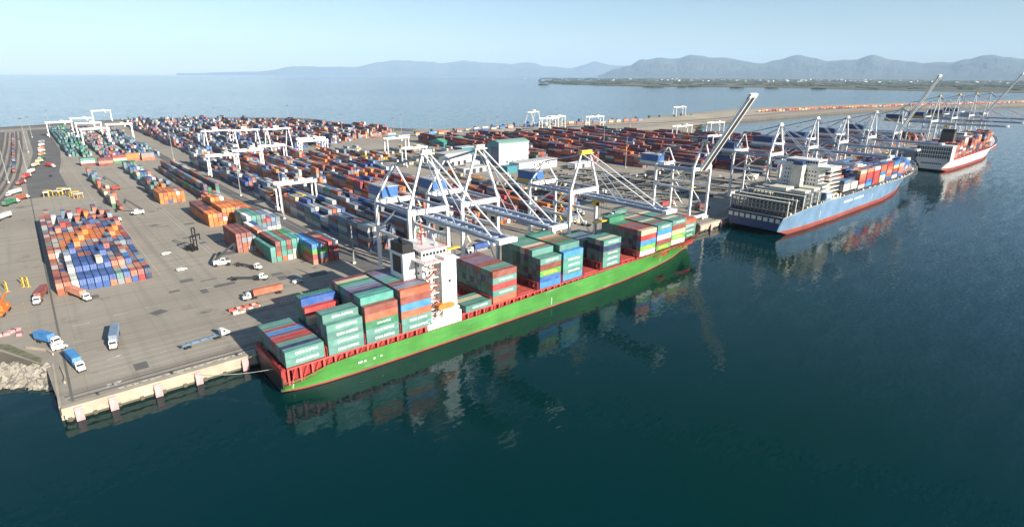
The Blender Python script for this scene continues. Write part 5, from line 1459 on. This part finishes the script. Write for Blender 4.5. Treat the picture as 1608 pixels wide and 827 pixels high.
for i, (x, y) in enumerate(((-19.5, 262), (-16.5, 264), (-14.8, 259))):
    g = empty('work_float', (x, y, G), i*.7, 'faded pink float lying near the riprap, %s of three' % ORD[i], 'float', 'pink floats near the riprap')
    MB().extr([(-1.8, 0), (1.8, 0), (2.3, .5), (1.6, 1.0), (-1.6, 1.0), (-2.3, .5)], -.8, .8).build('body', M['pink'], g); MB().box(-.15, -.9, .3, .15, .9, 1.2).build('strap', M['dark'], g)
bar = MB()
for (a, b) in (((-13.5, 244), (-8.0, 237)), ((-8.0, 237), (-6.6, 231.5)), ((-5.2, 219), (-4.6, 210)), ((-4.6, 210), (-5.0, 206))):
    bar.beam((*a, G+.4), (*b, G+.4), .5, .8)
tag(bar.build('concrete_barrier', M['concrete']), 'low sand coloured barrier bending past the riprap', 'barrier')
# parked trailers
def trailer_mesh():
    mb = MB()
    for s in (-1, 1): mb.box(-6.1, s*.55-.13, 1.0, 6.1, s*.55+.13, 1.42, 0)
    for k in range(5): mb.box(-6.1+k*2.95, -1.2, 1.12, -5.75+k*2.95, 1.2, 1.42, 0)
    mb.box(-6.3, -1.2, .9, -6.1, 1.2, 1.5, 0); mb.box(3.4, -.9, 0, 3.6, -.6, 1.0, 0); mb.box(3.4, .6, 0, 3.6, .9, 1.0, 0)
    for wx in (-5, -3.7):
        for s in (-1, 1): mb.tube((wx, s*.95-.25, .5), (wx, s*.95+.25, .5), .5, n=8, mi=1)
    return mb.mesh('trailer', [M['dark'], M['tyre']]), mb.mesh('trailer', [M['grey'], M['tyre']])
TA, TB = trailer_mesh()
random.seed(5); nt_ = 0
rowsL = [(y, x0, x1) for y, x0, x1 in ((246, 352, 452), (262, 350, 470), (278, 346, 470), (294, 262, 465), (312, 280, 462), (330, 300, 452), (348, 305, 440), (366, 318, 430), (384, 380, 424), (402, 384, 420), (330, 456, 500), (300, 470, 505), (440, 470, 500))]
for ri, (y, x0, x1) in enumerate(rowsL):
    x = x0
    while x < x1 and nt_ < 280:
        if noise.noise(Vector((x*.06, y*.1, 1))) > -.22:
            o = bpy.data.objects.new('container_trailer', TA if random.random() < .6 else TB); COL.objects.link(o)
            o.location = (x, y+random.uniform(-.6, .6), G); o.rotation_euler = (0, 0, math.pi/2+R(25)+random.uniform(-.02, .02)); nt_ += 1
            tag(o, 'empty steel container trailer, %s row of the packed lot back from the quay' % ORD[ri], 'trailer', 'empty trailers parked in the lot before the warehouse')
        x += random.choice((3.3, 3.3, 3.3, 6.6))
# yard tractors standing between the trailer rows
def tractor_mesh():
    mb = MB(); mb.box(-2.6, -1.1, .7, 2.6, 1.1, 1.15, 1); mb.box(.6, -1.15, 1.15, 2.4, .3, 3.1, 0); mb.box(.7, -1.18, 2.0, 2.2, -1.15, 2.9, 1); mb.box(2.4, -1.0, 2.0, 2.44, .2, 2.9, 1); mb.box(-2.2, -.6, 1.15, -.6, .6, 1.4, 1)
    for wx in (-1.7, 1.7):
        for q_ in (-1, 1): mb.tube((wx, q_*.95-.3, .5), (wx, q_*.95+.3, .5), .5, n=8, mi=1)
    return mb.mesh('tractor', [M['white'], M['tyre']])
TT = tractor_mesh(); random.seed(9)
for i in range(44):
    x, y = random.choice(((290, 262), (330, 340), (455, 330), (480, 270), (300, 540), (440, 470), (360, 400), (400, 240), (240, 236), (330, 300)))
    x += random.uniform(-26, 26); y += random.uniform(-9, 9)
    o = bpy.data.objects.new('yard_tractor', TT); COL.objects.link(o); o.location = (x, y, G+.002*i); o.rotation_euler = (0, 0, random.choice((0, 1.57, 3.14, 2.0)))
    tag(o, 'small white yard tractor standing on the paving between trailers and containers', 'tractor', 'yard tractors standing about the terminal')
# small trees on the seaward verge and causeway
def tree_mesh(i):
    mb = MB(); random.seed(i)
    mb.tube((0, 0, 0), (0, 0, 3.4), .3, .12, 6, mi=0)
    for k in range(5):
        a = random.random()*6.3; mb.tube((0, 0, 1.6+k*.4), (math.cos(a)*1.6, math.sin(a)*1.6, 3.2+k*.6), .1, .04, 4, mi=0)
    tr_ = mb.mesh('trunk', [M['bank']])
    cb = MB()
    for k in range(260):
        a = random.random()*6.3; zz = random.uniform(1.6, 7.2); rmax = 2.9*math.sin(math.pi*(zz-1.0)/6.6)**.6*random.uniform(.35, 1.1)
        c = Vector((math.cos(a)*rmax, math.sin(a)*rmax, zz)); u = Vector((random.gauss(0, 1), random.gauss(0, 1), random.gauss(0, 1))).normalized()*.42; v = u.orthogonal().normalized()*.42
        cb.faces([c-u-v, c+u-v, c+u+v, c-u+v], [(0, 1, 2, 3)])
    return tr_, cb.mesh('crown', [M['leaf']])
TR = [tree_mesh(i) for i in range(4)]; random.seed(77)
tspots = [(300, 1380), (330, 1362), (512, 668), (520, 650), (528, 655)]+[(480+i*42+random.uniform(-5, 5), 812+random.uniform(-6, 8)) for i in range(5)]+[(680+i*32+random.uniform(-5, 5), 822+random.uniform(-8, 6)) for i in range(7)]+[(905+i*42, 800-i*1.5+random.uniform(-8, 8)) for i in range(9)]
tspots.sort(key=lambda p_: -math.atan2(p_[1], p_[0]))
for i, (x, y) in enumerate(tspots):
    g = empty('tree', (x, y, G), random.random()*6, 'small dark green tree on the seaward side, %s counted from the left' % ORD[i], 'tree', 'small trees on the seaward verge')
    s = random.uniform(.5, .95); g.scale = (s, s, s)
    for nm, me in zip(('trunk', 'crown'), TR[i % 4]):
        o = bpy.data.objects.new(nm, me); COL.objects.link(o); o.parent = g
# yard clutter under the cranes: stacked hatch covers and dunnage
random.seed(15)
for i, (x, y, w, d, h, m_, nm) in enumerate(((176, 240, 13, 10, 1.2, 'grey', 'grey'), (193, 244, 13, 12, 2.2, 'lgrey', 'pale'), (238, 262, 12, 11, 2.6, 'lgrey', 'pale'), (255, 258, 12, 11, 1.6, 'grey', 'grey'), (285, 236, 13, 9, 1.6, 'cream', 'cream'), (243, 246, 12, 4, 3, 'brownsteel', 'brown'))):
    g = empty('hatch_cover_stack', (x, y, G), 0, '%s hatch covers stacked on the apron, %s pile along the quay' % (nm, ORD[i]), 'hatch covers', 'hatch covers stacked on the apron')
    for k in range(max(1, int(h/.6))):
        MB().box(-w/2+k*.2, -d/2, k*.62, w/2-k*.1, d/2-k*.15, k*.62+.5).build('cover', M[m_], g)
